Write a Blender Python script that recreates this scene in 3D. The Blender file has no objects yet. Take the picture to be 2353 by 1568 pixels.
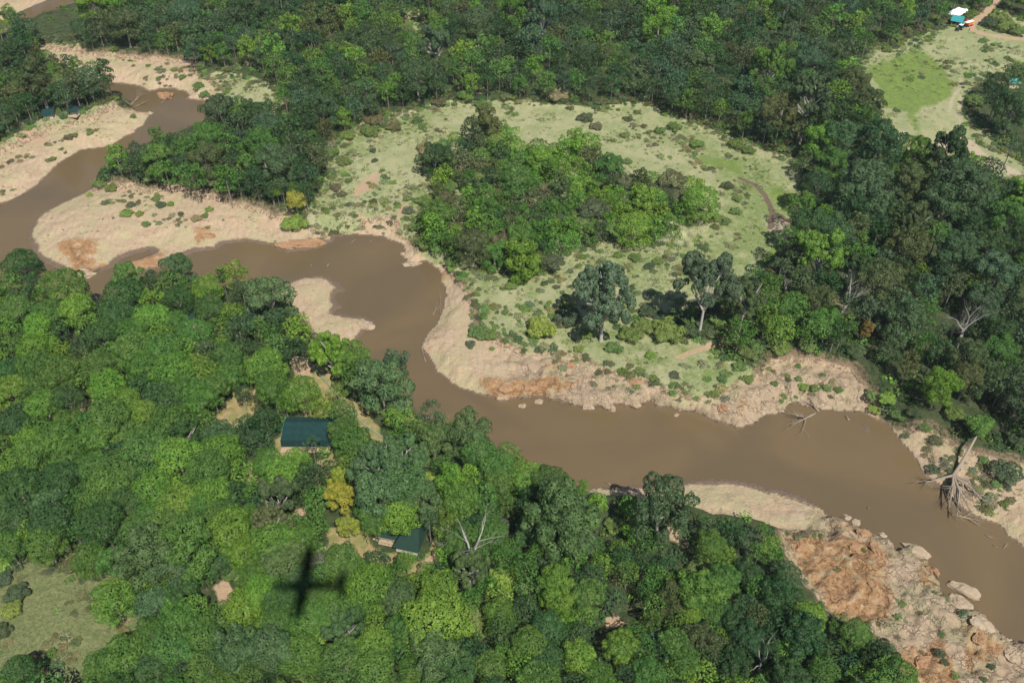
import bpy, math, random
import numpy as np
from mathutils import Vector, Matrix

# ------------------------------------------------------------------ camera, sky, sun, exposure
SC = bpy.context.scene
COL = SC.collection
TH = math.radians(42.0)                 # camera looks 42 degrees below the horizon
PW, PH = 2352.0, 1568.0                 # frame in which positions were read off
FPX = 0.909 * PW
CAMH = 205.0
cam_d = bpy.data.cameras.new('camera'); cam = bpy.data.objects.new('camera', cam_d); COL.objects.link(cam)
cam_d.sensor_width = 36.0; cam_d.lens = 36.0 * 0.909
cam_d.clip_start = 0.5; cam_d.clip_end = 30000
cam.location = (0, 0, CAMH); cam.rotation_euler = (math.pi / 2 - TH, 0, 0)
SC.camera = cam
CT, ST = math.cos(TH), math.sin(TH)

def ray(px, py):
    u = (px - PW / 2) / FPX; v = (py - PH / 2) / FPX
    return np.array([u, CT - v * ST, -(ST + v * CT)])

def at(px, py, z=0.0):
    d = ray(px, py); t = (z - CAMH) / d[2]
    return np.array([d[0] * t, d[1] * t])

def depth_of(x, y, z): return y * CT + (CAMH - z) * ST

def proj(x, y, z):
    dn = CAMH - z; dp = y * CT + dn * ST
    return (PW / 2 + FPX * x / dp, PH / 2 + FPX * (dn * CT - y * ST) / dp)

SHADOW_PX = (704, 1345)                 # where the aircraft's shadow lies
sd = ray(*SHADOW_PX); sd = sd / np.linalg.norm(sd)
SUN_EL = math.asin(-sd[2]); SUN_AZ = math.atan2(-sd[0], -sd[1])
W = bpy.data.worlds.new('World'); SC.world = W; W.use_nodes = True
nt = W.node_tree; bg = nt.nodes['Background']
sky = nt.nodes.new('ShaderNodeTexSky'); sky.sky_type = 'NISHITA'; sky.sun_disc = False
sky.sun_elevation = SUN_EL; sky.sun_rotation = SUN_AZ; sky.altitude = 1500; sky.dust_density = 1.5
nt.links.new(sky.outputs[0], bg.inputs[0]); bg.inputs[1].default_value = 0.085
sl = bpy.data.lights.new('sun', 'SUN'); sl.energy = 5.0; sl.angle = math.radians(0.5); sl.color = (1.0, 0.965, 0.915)
so = bpy.data.objects.new('sun', sl); COL.objects.link(so)
so.rotation_euler = Vector((sd[0], sd[1], sd[2])).to_track_quat('-Z', 'Y').to_euler()
so.location = (60, -150, 400)
SC.view_settings.view_transform = 'Standard'; SC.view_settings.look = 'None'
SC.view_settings.exposure = 0.16; SC.view_settings.gamma = 1.0
SC.render.engine = 'CYCLES'
SC.cycles.max_bounces = 5; SC.cycles.diffuse_bounces = 2; SC.cycles.glossy_bounces = 2
SC.cycles.transmission_bounces = 2; SC.cycles.transparent_max_bounces = 4
SC.cycles.caustics_reflective = False; SC.cycles.caustics_refractive = False

rnd = random.Random(7)
RNG = np.random.default_rng(11)

# ------------------------------------------------------------------ small helpers
def tag(o, label=None, cat=None, group=None, kind=None):
    if label: o['label'] = label
    if cat: o['category'] = cat
    if group: o['group'] = group
    if kind: o['kind'] = kind
    return o

def empty(name, loc, rz=0.0):
    o = bpy.data.objects.new(name, None); COL.objects.link(o)
    o.location = loc; o.rotation_euler = (0, 0, rz); o.empty_display_size = 0.3
    return o

def mesh_from(name, verts, faces, mat=None, smooth=False):
    """verts (N,3); faces (M,k) array, or a list of tuples"""
    me = bpy.data.meshes.new(name)
    if isinstance(faces, np.ndarray):
        k = faces.shape[1]; n = len(faces)
        me.vertices.add(len(verts)); me.vertices.foreach_set('co', np.asarray(verts, np.float32).ravel())
        me.loops.add(n * k); me.loops.foreach_set('vertex_index', faces.astype(np.int32).ravel())
        me.polygons.add(n); me.polygons.foreach_set('loop_start', np.arange(0, n * k, k, dtype=np.int32))
        me.polygons.foreach_set('use_smooth', np.full(n, smooth, dtype=bool))
        me.update(calc_edges=True)
    else:
        me.from_pydata([tuple(v) for v in verts], [], faces); me.update()
        if smooth:
            me.polygons.foreach_set('use_smooth', np.full(len(me.polygons), True, dtype=bool))
    if mat: me.materials.append(mat)
    return me

def link(name, me, parent=None, loc=(0, 0, 0), rz=0.0, scale=None):
    o = bpy.data.objects.new(name, me); COL.objects.link(o)
    o.parent = parent; o.location = loc; o.rotation_euler = (0, 0, rz)
    if scale is not None: o.scale = scale
    return o

class MB:
    """collects boxes, tubes, prisms into one mesh"""
    def __init__(s): s.v = []; s.f = []
    def add(s, vs, fs):
        b = len(s.v); s.v += [tuple(map(float, p)) for p in vs]; s.f += [tuple(b + i for i in f) for f in fs]; return s
    def box(s, c, d, rz=0.0, ry=0.0, bev=0.0):
        hx, hy, hz = d[0] / 2, d[1] / 2, d[2] / 2
        m = Matrix.Rotation(rz, 3, 'Z') @ Matrix.Rotation(ry, 3, 'Y')
        if bev <= 0:
            vs = [(x, y, z) for x in (-hx, hx) for y in (-hy, hy) for z in (-hz, hz)]
            fs = [(0, 1, 3, 2), (4, 6, 7, 5), (0, 4, 5, 1), (2, 3, 7, 6), (0, 2, 6, 4), (1, 5, 7, 3)]
        else:
            b = bev; oct_ = [(-hx + b, -hy), (hx - b, -hy), (hx, -hy + b), (hx, hy - b), (hx - b, hy), (-hx + b, hy), (-hx, hy - b), (-hx, -hy + b)]
            ins = [(x * (1 - b / hx), y * (1 - b / hy)) for x, y in oct_]
            vs = [(x, y, -hz) for x, y in oct_] + [(x, y, hz - b) for x, y in oct_] + [(x, y, hz) for x, y in ins]
            fs = [tuple(range(7, -1, -1)), tuple(range(16, 24))]
            for k in range(8):
                j = (k + 1) % 8; fs += [(k, j, 8 + j, 8 + k), (8 + k, 8 + j, 16 + j, 16 + k)]
        c = Vector(c); return s.add([c + m @ Vector(p) for p in vs], fs)
    def tube(s, pts, rad, n=6, cap=True):
        pts = [Vector(p) for p in pts]
        if not hasattr(rad, '__len__'): rad = [rad] * len(pts)
        vs = []; fs = []; prev = None
        for i, p in enumerate(pts):
            t = (pts[min(i + 1, len(pts) - 1)] - pts[max(i - 1, 0)]).normalized()
            if prev is None:
                a = Vector((0, 0, 1)) if abs(t.z) < 0.9 else Vector((1, 0, 0))
                u = t.cross(a).normalized()
            else:
                u = (prev - t * prev.dot(t)); u = u.normalized() if u.length > 1e-6 else t.orthogonal().normalized()
            prev = u; w = t.cross(u)
            for k in range(n):
                an = 2 * math.pi * k / n; vs.append(p + (u * math.cos(an) + w * math.sin(an)) * rad[i])
        for i in range(len(pts) - 1):
            for k in range(n):
                j = (k + 1) % n; fs.append((i * n + k, i * n + j, (i + 1) * n + j, (i + 1) * n + k))
        if cap:
            fs.append(tuple(range(n - 1, -1, -1))); fs.append(tuple((len(pts) - 1) * n + k for k in range(n)))
        return s.add(vs, fs)
    def prism(s, poly, x0, x1):
        """poly in (y,z) pushed along x"""
        n = len(poly); vs = [(x0, y, z) for y, z in poly] + [(x1, y, z) for y, z in poly]
        fs = [tuple(range(n - 1, -1, -1)), tuple(range(n, 2 * n))] + [(k, (k + 1) % n, n + (k + 1) % n, n + k) for k in range(n)]
        return s.add(vs, fs)
    def sheet(s, corners, th=0.03):
        """a thick quad or polygon sheet"""
        c = [Vector(p) for p in corners]; nrm = (c[1] - c[0]).cross(c[-1] - c[0]).normalized() * th
        n = len(c); vs = c + [p - nrm for p in c]
        fs = [tuple(range(n)), tuple(range(2 * n - 1, n - 1, -1))] + [(k, n + k, n + (k + 1) % n, (k + 1) % n) for k in range(n)]
        return s.add(vs, fs)
    def build(s, name, mat, parent=None, smooth=False, loc=(0, 0, 0), rz=0.0):
        return link(name, mesh_from(name, s.v, s.f, mat, smooth), parent, loc, rz)

# ---- value noise
def _h(ix, iy, seed):
    h = (ix.astype(np.int64) * 374761393 + iy.astype(np.int64) * 668265263 + seed * 974711) & 0x7fffffff
    h = ((h ^ (h >> 13)) * 1274126177) & 0x7fffffff
    return ((h ^ (h >> 16)) & 0xffff) / 65535.0
def vnoise(x, y, seed=0):
    ix = np.floor(x); iy = np.floor(y); fx = x - ix; fy = y - iy
    fx = fx * fx * (3 - 2 * fx); fy = fy * fy * (3 - 2 * fy)
    a = _h(ix, iy, seed); b = _h(ix + 1, iy, seed); c = _h(ix, iy + 1, seed); d = _h(ix + 1, iy + 1, seed)
    return (a * (1 - fx) + b * fx) * (1 - fy) + (c * (1 - fx) + d * fx) * fy
def fbm(x, y, seed=0, oc=4):
    s = 0; a = 0.5; t = 0
    for k in range(oc):
        s = s + a * vnoise(x, y, seed + k * 17); t += a; a *= 0.5; x = x * 2.03 + 5.1; y = y * 2.03 + 3.7
    return s / t
def sstep(a, b, x):
    t = np.clip((x - a) / (b - a), 0, 1); return t * t * (3 - 2 * t)

# ------------------------------------------------------------------ materials
def new_mat(name):
    m = bpy.data.materials.new(name); m.use_nodes = True
    return m, m.node_tree, m.node_tree.nodes['Principled BSDF']
def nd(t, typ, **kw):
    n = t.nodes.new(typ)
    for k, v in kw.items():
        if k.startswith('i_'): n.inputs[k[2:].replace('_', ' ')].default_value = v
        else: setattr(n, k, v)
    return n
def plain(name, col, rough=0.6, metal=0.0, var=0.12, scale=3.0, bump=0.0):
    m, t, b = new_mat(name)
    tc = nd(t, 'ShaderNodeTexCoord'); no = nd(t, 'ShaderNodeTexNoise'); no.inputs['Scale'].default_value = scale
    no.inputs['Detail'].default_value = 4
    t.links.new(tc.outputs['Object'], no.inputs['Vector'])
    mx = nd(t, 'ShaderNodeMix', data_type='RGBA'); mx.inputs[6].default_value = (*[c * (1 - var) for c in col], 1)
    mx.inputs[7].default_value = (*[min(1, c * (1 + var)) for c in col], 1)
    t.links.new(no.outputs['Fac'], mx.inputs[0]); t.links.new(mx.outputs[2], b.inputs['Base Color'])
    b.inputs['Roughness'].default_value = rough; b.inputs['Metallic'].default_value = metal; b.inputs['Specular IOR Level'].default_value = 0.15
    if bump > 0:
        bp = nd(t, 'ShaderNodeBump'); bp.inputs['Strength'].default_value = bump
        t.links.new(no.outputs['Fac'], bp.inputs['Height']); t.links.new(bp.outputs[0], b.inputs['Normal'])
    return m

def foliage_mat(name, attr):
    m, t, b = new_mat(name)
    if attr:
        base = nd(t, 'ShaderNodeAttribute'); base.attribute_name = 'leafcol'; src = base.outputs['Color']
    else:
        base = nd(t, 'ShaderNodeObjectInfo'); src = base.outputs['Color']
    ti = nd(t, 'ShaderNodeAttribute'); ti.attribute_name = 'tint'
    hsv = nd(t, 'ShaderNodeHueSaturation')
    geo = nd(t, 'ShaderNodeNewGeometry')
    no = nd(t, 'ShaderNodeTexNoise'); no.inputs['Scale'].default_value = 0.35; no.inputs['Detail'].default_value = 2
    t.links.new(geo.outputs['Position'], no.inputs['Vector'])
    mr = nd(t, 'ShaderNodeMapRange'); mr.inputs[3].default_value = 0.80; mr.inputs[4].default_value = 1.22
    t.links.new(ti.outputs['Fac'], mr.inputs[0])
    mr2 = nd(t, 'ShaderNodeMapRange'); mr2.inputs[1].default_value = 0.3; mr2.inputs[2].default_value = 0.7
    mr2.inputs[3].default_value = 0.84; mr2.inputs[4].default_value = 1.16
    t.links.new(no.outputs['Fac'], mr2.inputs[0])
    mu = nd(t, 'ShaderNodeMath', operation='MULTIPLY'); t.links.new(mr.outputs[0], mu.inputs[0]); t.links.new(mr2.outputs[0], mu.inputs[1])
    t.links.new(mu.outputs[0], hsv.inputs['Value'])
    mh = nd(t, 'ShaderNodeMapRange'); mh.inputs[1].default_value = 0.25; mh.inputs[2].default_value = 0.75
    mh.inputs[3].default_value = 0.512; mh.inputs[4].default_value = 0.485
    t.links.new(no.outputs['Fac'], mh.inputs[0]); t.links.new(mh.outputs[0], hsv.inputs['Hue'])
    t.links.new(src, hsv.inputs['Color'])
    t.links.new(hsv.outputs[0], b.inputs['Base Color'])
    b.inputs['Roughness'].default_value = 0.55; b.inputs['Specular IOR Level'].default_value = 0.25
    tr = nd(t, 'ShaderNodeBsdfTranslucent'); t.links.new(hsv.outputs[0], tr.inputs[0])
    ms = nd(t, 'ShaderNodeMixShader'); ms.inputs[0].default_value = 0.22
    out = t.nodes['Material Output']
    t.links.new(b.outputs[0], ms.inputs[1]); t.links.new(tr.outputs[0], ms.inputs[2]); t.links.new(ms.outputs[0], out.inputs[0])
    return m
M_LEAF = foliage_mat('leaves', False)
M_LEAFA = foliage_mat('leaves_of_many', True)
M_BARK = plain('bark', (0.30, 0.26, 0.21), 0.85, var=0.35, scale=6, bump=0.4)
M_DEAD = plain('bleached_wood', (0.38, 0.35, 0.31), 0.85, var=0.2, scale=6, bump=0.3)
M_DRIFT = plain('driftwood', (0.30, 0.245, 0.18), 0.9, var=0.4, scale=6, bump=0.3)
M_ROCK = plain('laterite', (0.31, 0.185, 0.10), 0.95, var=0.4, scale=1.2, bump=0.9)
M_ROCKP = plain('pale_rock', (0.36, 0.28, 0.19), 0.95, var=0.35, scale=1.0, bump=0.9)

# ------------------------------------------------------------------ layout read off the photograph (image px, 2352 wide)
WATER = [(-400,470),(-120,478),(0,472),(30,462),(45,454),(75,437),(92,424),(125,392),(147,372),(175,357),(190,347),(237,342),(255,337),(292,315),(315,307),(317,300),(335,287),(347,267),(346,255),(327,257),(297,242),(265,227),(245,214),(200,210),(150,206),(110,212),(60,228),(30,222),(60,196),(100,182),(150,174),(215,186),
 (250,193),(285,196),(315,200),(330,207),(342,212),(360,210),(368,206),(395,206),(422,213),(430,222),(415,229),(462,234),(485,250),(492,280),(480,297),(440,312),(412,318),(390,325),(330,352),(290,372),(262,388),(240,402),(226,407),(200,437),(162,452),(110,477),(82,492),(60,532),(57,547),(75,582),(100,604),(140,626),(160,632),(195,646),(212,638),(234,624),(260,617),(272,605),(285,596),(310,586),(342,577),(346,580),(312,594),(292,606),(275,620),(282,623),(325,628),(370,617),(390,606),(415,597),(450,580),(495,577),(515,564),(560,558),(588,562),(625,567),(633,577),(658,583),(700,578),(738,571),(773,554),(775,545),(800,544),(813,542),(875,547),(920,564),(924,578),(920,592),(930,597),(929,606),(950,611),(973,603),(988,610),(1008,630),(1005,642),(1017,662),(1018,687),(1010,714),(998,742),(970,777),(958,791),(960,801),(978,821),(1000,854),(1030,881),(1063,899),(1105,912),(1133,916),(1137,925),(1165,930),(1178,919),(1215,921),(1240,914),(1261,922),(1288,924),(1326,938),(1383,943),(1405,951),(1413,931),(1438,935),(1463,942),(1493,925),(1508,936),(1546,942),(1576,949),(1598,953),(1638,971),(1676,981),(1698,988),(1718,983),(1738,976),(1764,958),(1779,956),(1806,953),(1816,933),(1829,930),(1849,938),(1889,946),(1934,950),(1979,951),(2004,966),(2034,976),(2049,998),(2074,1028),(2094,1049),(2111,1081),(2139,1108),(2169,1131),(2184,1153),(2204,1173),(2231,1183),(2259,1202),(2289,1207),(2309,1230),(2352,1267),(2430,1330),(2560,1440),(2700,1570),
 (2560,1640),(2430,1530),(2339,1472),(2311,1457),(2281,1437),(2264,1415),(2234,1401),(2205,1398),(2166,1360),(2166,1342),(2154,1322),(2146,1300),(2126,1280),(2111,1257),(2089,1249),(2056,1255),(2049,1240),(2014,1225),(1989,1212),(1956,1202),(1936,1187),(1905,1182),(1899,1169),(1871,1149),(1839,1134),(1789,1114),(1764,1114),(1701,1099),(1638,1094),(1601,1096),(1551,1102),(1451,1109),(1400,1112),(1351,1111),(1300,1128),(1240,1120),(1150,1085),(1080,1050),(1010,1020),(935,985),(895,930),(870,890),(845,850),(826,815),(815,792),(825,783),(838,769),(860,749),(870,739),(850,731),(828,722),(805,721),(775,716),(778,713),(795,704),(775,687),(778,674),(799,669),(800,662),(773,642),(743,628),(700,632),(645,647),(610,662),(520,672),(430,680),(330,695),(260,715),(215,728),(100,705),(0,668),(-120,640),(-400,600)]
FAR_WATER = [(-200,120),(-60,85),(63,22),(118,-2),(200,-25),(320,-60),(300,-40),(215,10),(172,26),(66,62),(20,90),(-150,160)]
SAND = {   # name: (polygon, height, bank width, mud)
 'left_bar': ([(205,430),(330,434),(450,452),(560,474),(640,497),(700,522),(790,528),(800,560),(700,590),(590,575),(500,590),(430,610),(300,640),(200,660),(90,640),(40,540),(90,470),(150,440)], 2.6, 17),
 'north_bank': ([(790,530),(850,515),(905,500),(925,540),(965,585),(1020,600),(1050,645),(1085,690),(1090,740),(1120,790),(1200,808),(1300,828),(1380,860),(1500,900),(1600,930),(1640,922),(1700,880),(1760,832),(1850,828),(1960,850),(1990,900),(2015,960),(1980,1000),(1700,1010),(1400,970),(1100,935),(1000,880),(940,790),(1000,690),(985,625),(900,610),(800,570)], 3.0, 7),
 'east_bank': ([(1985,930),(2060,975),(2130,990),(2200,1040),(2260,1060),(2420,1110),(2520,1330),(2400,1330),(2200,1190),(2090,1070),(2010,990)], 3.5, 7),
 'upper_cliff': ([(75,112),(250,132),(300,133),(380,143),(440,148),(455,175),(510,200),(525,240),(480,250),(400,235),(340,220),(230,200),(150,180)], 3.2, 9),
 'west_bank': ([(352,250),(300,252),(250,262),(180,288),(100,308),(40,340),(-30,372),(-60,480),(50,462),(130,400),(190,355),(260,345),(320,310),(355,275)], 3.0, 9),
 'spit': ([(590,640),(640,640),(745,620),(810,655),(810,710),(880,740),(835,800),(770,800),(730,790),(690,740),(655,700)], 1.3, 12),
 'near_bar': ([(1330,1105),(1600,1085),(1764,1105),(1900,1165),(1930,1230),(1800,1225),(1700,1200),(1600,1185),(1400,1145)], 1.8, 13),
 'far_bar': ([(-120,30),(-60,-5),(40,-25),(130,-30),(118,0),(63,24),(30,50),(-40,70)], 1.5, 8),
 'rock_shore': ([(1900,1165),(1960,1190),(2060,1235),(2120,1240),(2190,1350),(2380,1470),(2480,1700),(2120,1700),(2070,1540),(1990,1470),(1900,1430),(1830,1350),(1790,1235)], 3.2, 5),
}
ORANGE = [[(1118,872),(1180,862),(1232,868),(1300,858),(1355,880),(1280,912),(1180,918),(1125,905)], [(1812,1220),(1870,1222),(1930,1228),(2000,1262),(2040,1300),(2060,1380),(2040,1440),(1980,1440),(1890,1395),(1840,1330)],
 [(2060,1530),(2090,1490),(2140,1470),(2190,1520),(2230,1640),(2060,1640)], [(2100,1260),(2140,1290),(2170,1350),(2140,1370),(2110,1320)], [(2210,1440),(2270,1440),(2330,1490),(2300,1530),(2230,1500)], [(1940,1190),(1990,1215),(2040,1250),(2010,1270),(1950,1220)], [(140,562),(190,545),(240,588),(270,608),(205,638),(160,618)], [(345,577),(378,563),(402,570),(340,612),(300,604)], [(455,530),(480,528),(488,545),(465,552)],
 [(2118,1300),(2140,1290),(2165,1345),(2150,1350)], [(1030,600),(1010,640),(1025,650),(1040,625)], [(1690,940),(1720,930),(1735,955),(1700,965)], [(2210,1475),(2260,1490),(2270,1530),(2225,1510)], [(1255,835),(1290,830),(1290,850),(1255,855)]]
REDDIRT = [[(795,428),(860,392),(868,398),(838,432),(808,442)], [(640,1202),(660,1190),(705,1165),(708,1185),(670,1205),(655,1215)], [(478,1345),(505,1332),(525,1350),(522,1395),(500,1385)], [(30,296),(105,296),(100,318),(50,325)],
 [(1535,1225),(1550,1212),(1575,1240),(1560,1262)], [(1380,1430),(1440,1405),(1460,1430),(1400,1445)], [(160,925),(225,905),(222,945),(170,955)], [(670,830),(705,825),(720,870),(700,885),(680,860)], [(1340,1235),(1365,1225),(1372,1260)], [(1020,1080),(1050,1080),(1045,1110),(1010,1110)], [(570,1080),(600,1060),(605,1100),(580,1120)], [(1900,690),(1940,680),(1950,710)], [(420,1040),(445,1030),(452,1042),(440,1055)], [(960,1290),(1000,1280),(990,1320),(960,1310)]]
GRASS = {
 'oxbow': ([(640,490),(720,475),(742,400),(770,335),(830,285),(920,257),(1040,240),(1200,238),(1330,250),(1470,238),(1540,268),(1640,308),(1740,330),(1815,370),(1850,450),(1840,510),(1800,580),(1740,640),(1650,670),(1580,720),(1500,770),(1640,795),(1690,830),(1750,850),(1710,900),(1640,932),(1560,925),(1480,885),(1330,845),(1200,800),(1120,770),(1085,690),(1060,635),(1000,600),(940,560),(900,500),(850,515),(780,525),(700,518)], 4.2),
 'clearing': ([(1972,150),(2015,105),(2080,92),(2150,68),(2240,40),(2270,15),(2300,20),(2420,85),(2420,150),(2280,175),(2225,215),(2215,255),(2270,300),(2310,360),(2420,390),(2420,440),(2290,405),(2200,372),(2140,352),(2040,345),(2015,280),(1985,200)], 6.0),
 'bank_grass': ([(455,160),(560,178),(625,195),(650,250),(620,300),(560,255),(500,245),(460,200)], 4.5),
 'left_lawn': ([(-40,350),(90,275),(180,255),(255,232),(275,250),(180,290),(90,318),(-40,375)], 6.0),
 'low_field': ([(-60,1330),(60,1290),(120,1250),(230,1225),(270,1330),(335,1410),(390,1450),(340,1530),(260,1640),(-100,1650)], 6.0),
 'top_gap': ([(935,20),(960,15),(975,75),(950,75),(930,45)], 6.0),
 'behind_cliff': ([(70,112),(110,95),(165,98),(300,128),(300,134),(250,132)], 6.0),
}
LAWN = [[(490,945),(540,895),(595,885),(590,950),(545,990),(505,970)], [(680,850),(742,835),(790,900),(870,970),(892,1030),(850,1015),(790,960),(700,960),(600,1040),(600,1060),(640,1050),(700,1050),(675,900)], [(725,1045),(785,1030),(775,1085),(735,1110)],
 [(735,1215),(830,1195),(880,1270),(960,1290),(985,1260),(1010,1230),(1005,1280),(960,1325),(900,1300),(800,1285),(740,1262)], [(20,690),(45,700),(40,740),(15,730)]]
MARSH = [[(1985,168),(2050,128),(2130,124),(2165,160),(2195,195),(2155,240),(2110,262),(2100,320),(2092,262),(2030,252),(2022,200)], [(1795,590),(1740,640),(1720,625),(1770,560),(1800,545)], [(1600,350),(1700,370),(1690,390),(1620,370)], [(1760,410),(1820,440),(1820,490),(1790,480)]]
TRACKS = [([(2291,0),(2287,16),(2265,28),(2254,42),(2240,54),(2227,68),(2242,79),(2262,85),(2307,91),(2420,99)], 1.9, 1), ([(2205,185),(2208,205),(2188,225),(2178,262)], 0.7, 3), ([(2206,225),(2200,262),(2205,300)], 0.7, 3), ([(2150,360),(2190,320),(2215,330),(2260,370),(2330,405),(2420,440)], 3.0, 3),
 ([(1700,405),(1735,420),(1758,445),(1775,480),(1770,520)], 1.0, 2), ([(1775,485),(1800,497),(1830,512)], 1.0, 2), ([(820,487),(850,510),(870,535)], 0.9, 1), ([(925,465),(918,490),(905,530)], 0.8, 1), ([(1560,815),(1600,800),(1640,790)], 1.0, 1), ([(1225,735),(1280,738),(1330,715)], 0.5, 1)]

def P2W(poly, z): return np.array([at(x, y, z) for x, y in poly])

def sdist(px, py, poly, pad=30.0):
    """signed distance, positive inside; far outside -> -pad"""
    out = np.full(px.shape, -pad)
    lo = poly.min(0) - pad; hi = poly.max(0) + pad
    m = (px > lo[0]) & (px < hi[0]) & (py > lo[1]) & (py < hi[1])
    x = px[m]; y = py[m]
    if x.size == 0: return out
    d2 = np.full(x.shape, 1e9); ins = np.zeros(x.shape, bool)
    n = len(poly)
    for i in range(n):
        ax, ay = poly[i]; bx, by = poly[(i + 1) % n]
        ex, ey = bx - ax, by - ay; L = ex * ex + ey * ey + 1e-9
        t = np.clip(((x - ax) * ex + (y - ay) * ey) / L, 0, 1)
        d2 = np.minimum(d2, (x - ax - t * ex) ** 2 + (y - ay - t * ey) ** 2)
        c = (ay > y) != (by > y)
        ins ^= c & (x < ex * (y - ay) / (ey if abs(ey) > 1e-9 else 1e-9) + ax)
    d = np.sqrt(d2); out[m] = np.maximum(np.where(ins, d, -d), -pad)
    return out
def linedist(px, py, pts, pad=8.0):
    out = np.full(px.shape, pad); lo = pts.min(0) - pad; hi = pts.max(0) + pad
    m = (px > lo[0]) & (px < hi[0]) & (py > lo[1]) & (py < hi[1]); x = px[m]; y = py[m]
    if x.size == 0: return out
    d2 = np.full(x.shape, pad * pad)
    for i in range(len(pts) - 1):
        ax, ay = pts[i]; ex, ey = pts[i + 1] - pts[i]; L = ex * ex + ey * ey + 1e-9
        t = np.clip(((x - ax) * ex + (y - ay) * ey) / L, 0, 1)
        d2 = np.minimum(d2, (x - ax - t * ex) ** 2 + (y - ay - t * ey) ** 2)
    out[m] = np.sqrt(d2); return out
def blur(a, k):
    for ax in (0, 1):
        c = np.cumsum(np.concatenate([np.repeat(a.take([0], ax), k + 1, ax), a, np.repeat(a.take([-1], ax), k, ax)], ax), ax)
        n = a.shape[ax]
        a = (c.take(range(2 * k + 1, 2 * k + 1 + n), ax) - c.take(range(0, n), ax)) / (2 * k + 1)
    return a

# ------------------------------------------------------------------ terrain
xs = np.arange(-310, 310.01, 0.62)
ys = [84.0]
while ys[-1] < 570: ys.append(ys[-1] + 0.46 + 0.0014 * (ys[-1] - 84))
ys = np.array(ys)
ext = np.array([8, 20, 45, 90, 180, 360, 800, 1800, 4000, 9000.0])
xs = np.concatenate([(xs[0] - ext)[::-1], xs, xs[-1] + ext])
ys = np.concatenate([(ys[0] - np.array([8, 20, 45, 90, 180, 400.0]))[::-1], ys, ys[-1] + ext])
GX, GY = np.meshgrid(xs, ys)
JX = (fbm(GX / 9, GY / 9, 3, 5) - 0.5) * 7.5; JY = (fbm(GX / 9, GY / 9, 31, 5) - 0.5) * 7.5       # ragged outlines
QX, QY = GX + JX, GY + JY
J1 = (fbm(GX / 2.2, GY / 2.2, 5) - 0.5) * 1.1; J2 = (fbm(GX / 2.2, GY / 2.2, 6) - 0.5) * 1.1
dw = np.maximum(sdist(GX + J1, GY + J2, P2W(WATER, 0.0), 60), sdist(GX + J1, GY + J2, P2W(FAR_WATER, 0.0), 60))   # >0 in water
bar = sdist(GX + J1, GY + J2, P2W([(1972,966),(1990,970),(2006,983),(2013,1003),(1996,1001),(1980,987)], 0), 8); dw = np.where(bar > -1.2, np.minimum(dw, -bar), dw)
H = np.full(GX.shape, 6.0); WID = np.full(GX.shape, 4.0)
sand = np.zeros(GX.shape); grass = np.zeros(GX.shape); rockm = np.zeros(GX.shape)
for k, (pl, h) in GRASS.items():
    d = sdist(QX, QY, P2W(pl, h)); grass = np.maximum(grass, np.clip(0.5 + d / 5, 0, 1)); H = np.where(d > 0, h, H)
for k, (pl, h, wd) in SAND.items():
    d = sdist(QX, QY, P2W(pl, h * 0.6)); m = d > 0
    sand = np.maximum(sand, np.clip(0.5 + d / 5, 0, 1)); H = np.where(m, np.where(H < 6, np.minimum(H, h), h), H); WID = np.where(d > -3, wd, WID)
    if k in ('rock_shore',): rockm = np.maximum(rockm, np.clip(d / 3, 0, 1))
    if k in ('upper_cliff', 'west_bank', 'left_bar'): rockm = np.maximum(rockm, np.clip(d / 3, 0, 1) * {'upper_cliff': .32, 'west_bank': .28, 'left_bar': .15}[k] * (1 if k != 'left_bar' else fbm(GX / 12, GY / 12, 55) > .5))
    if k == 'north_bank': rockm = np.maximum(rockm, np.clip(d / 3, 0, 1) * sstep(-14, 6, GX) * (GY < 222) * 0.7); WID = np.where((d > -3) & (GX > -10) & (GX < 70), 2.6, WID)
lawn = np.zeros(GX.shape); orange = np.zeros(GX.shape); red = np.zeros(GX.shape); marsh = np.zeros(GX.shape)
for pl in LAWN: lawn = np.maximum(lawn, np.clip(0.5 + sdist(QX, QY, P2W(pl, 6)) / 4, 0, 1))
for pl in ORANGE: orange = np.maximum(orange, np.clip(0.5 + sdist(GX + 1.8 * JX, GY + 1.8 * JY, P2W(pl, 2)) / 9, 0, 1))
for pl in REDDIRT: red = np.maximum(red, np.clip(0.5 + sdist(QX, QY, P2W(pl, 5.5)) / 3, 0, 1))
for pl in MARSH: marsh = np.maximum(marsh, np.clip(0.5 + sdist(GX + 1.3 * JX, GY + 1.3 * JY, P2W(pl, 5)) / 10, 0, 1))
pale = np.zeros(GX.shape); track = np.zeros(GX.shape); mud = np.zeros(GX.shape)
for pts, wd, kd in TRACKS:
    d = linedist(GX + J1 * .4, GY + J2 * .4, P2W(pts, 5)); v = np.clip(0.5 + (wd - d) / 1.2, 0, 1)
    if kd == 1: track = np.maximum(track, v)
    elif kd == 3: pale = np.maximum(pale, np.clip(0.5 + (wd - d) / 3.5, 0, 1))
    else: mud = np.maximum(mud, v)
pale = np.maximum(pale, np.clip(0.5 + sdist(QX, QY, P2W([(1762,505),(1795,494),(1825,508),(1800,545),(1775,540)], 5)) / 5, 0, 1))
rockm = np.maximum(rockm, np.clip(orange * 1.4 - 0.5, 0, 1) * 0.8)
lush = np.zeros(GX.shape)
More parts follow.
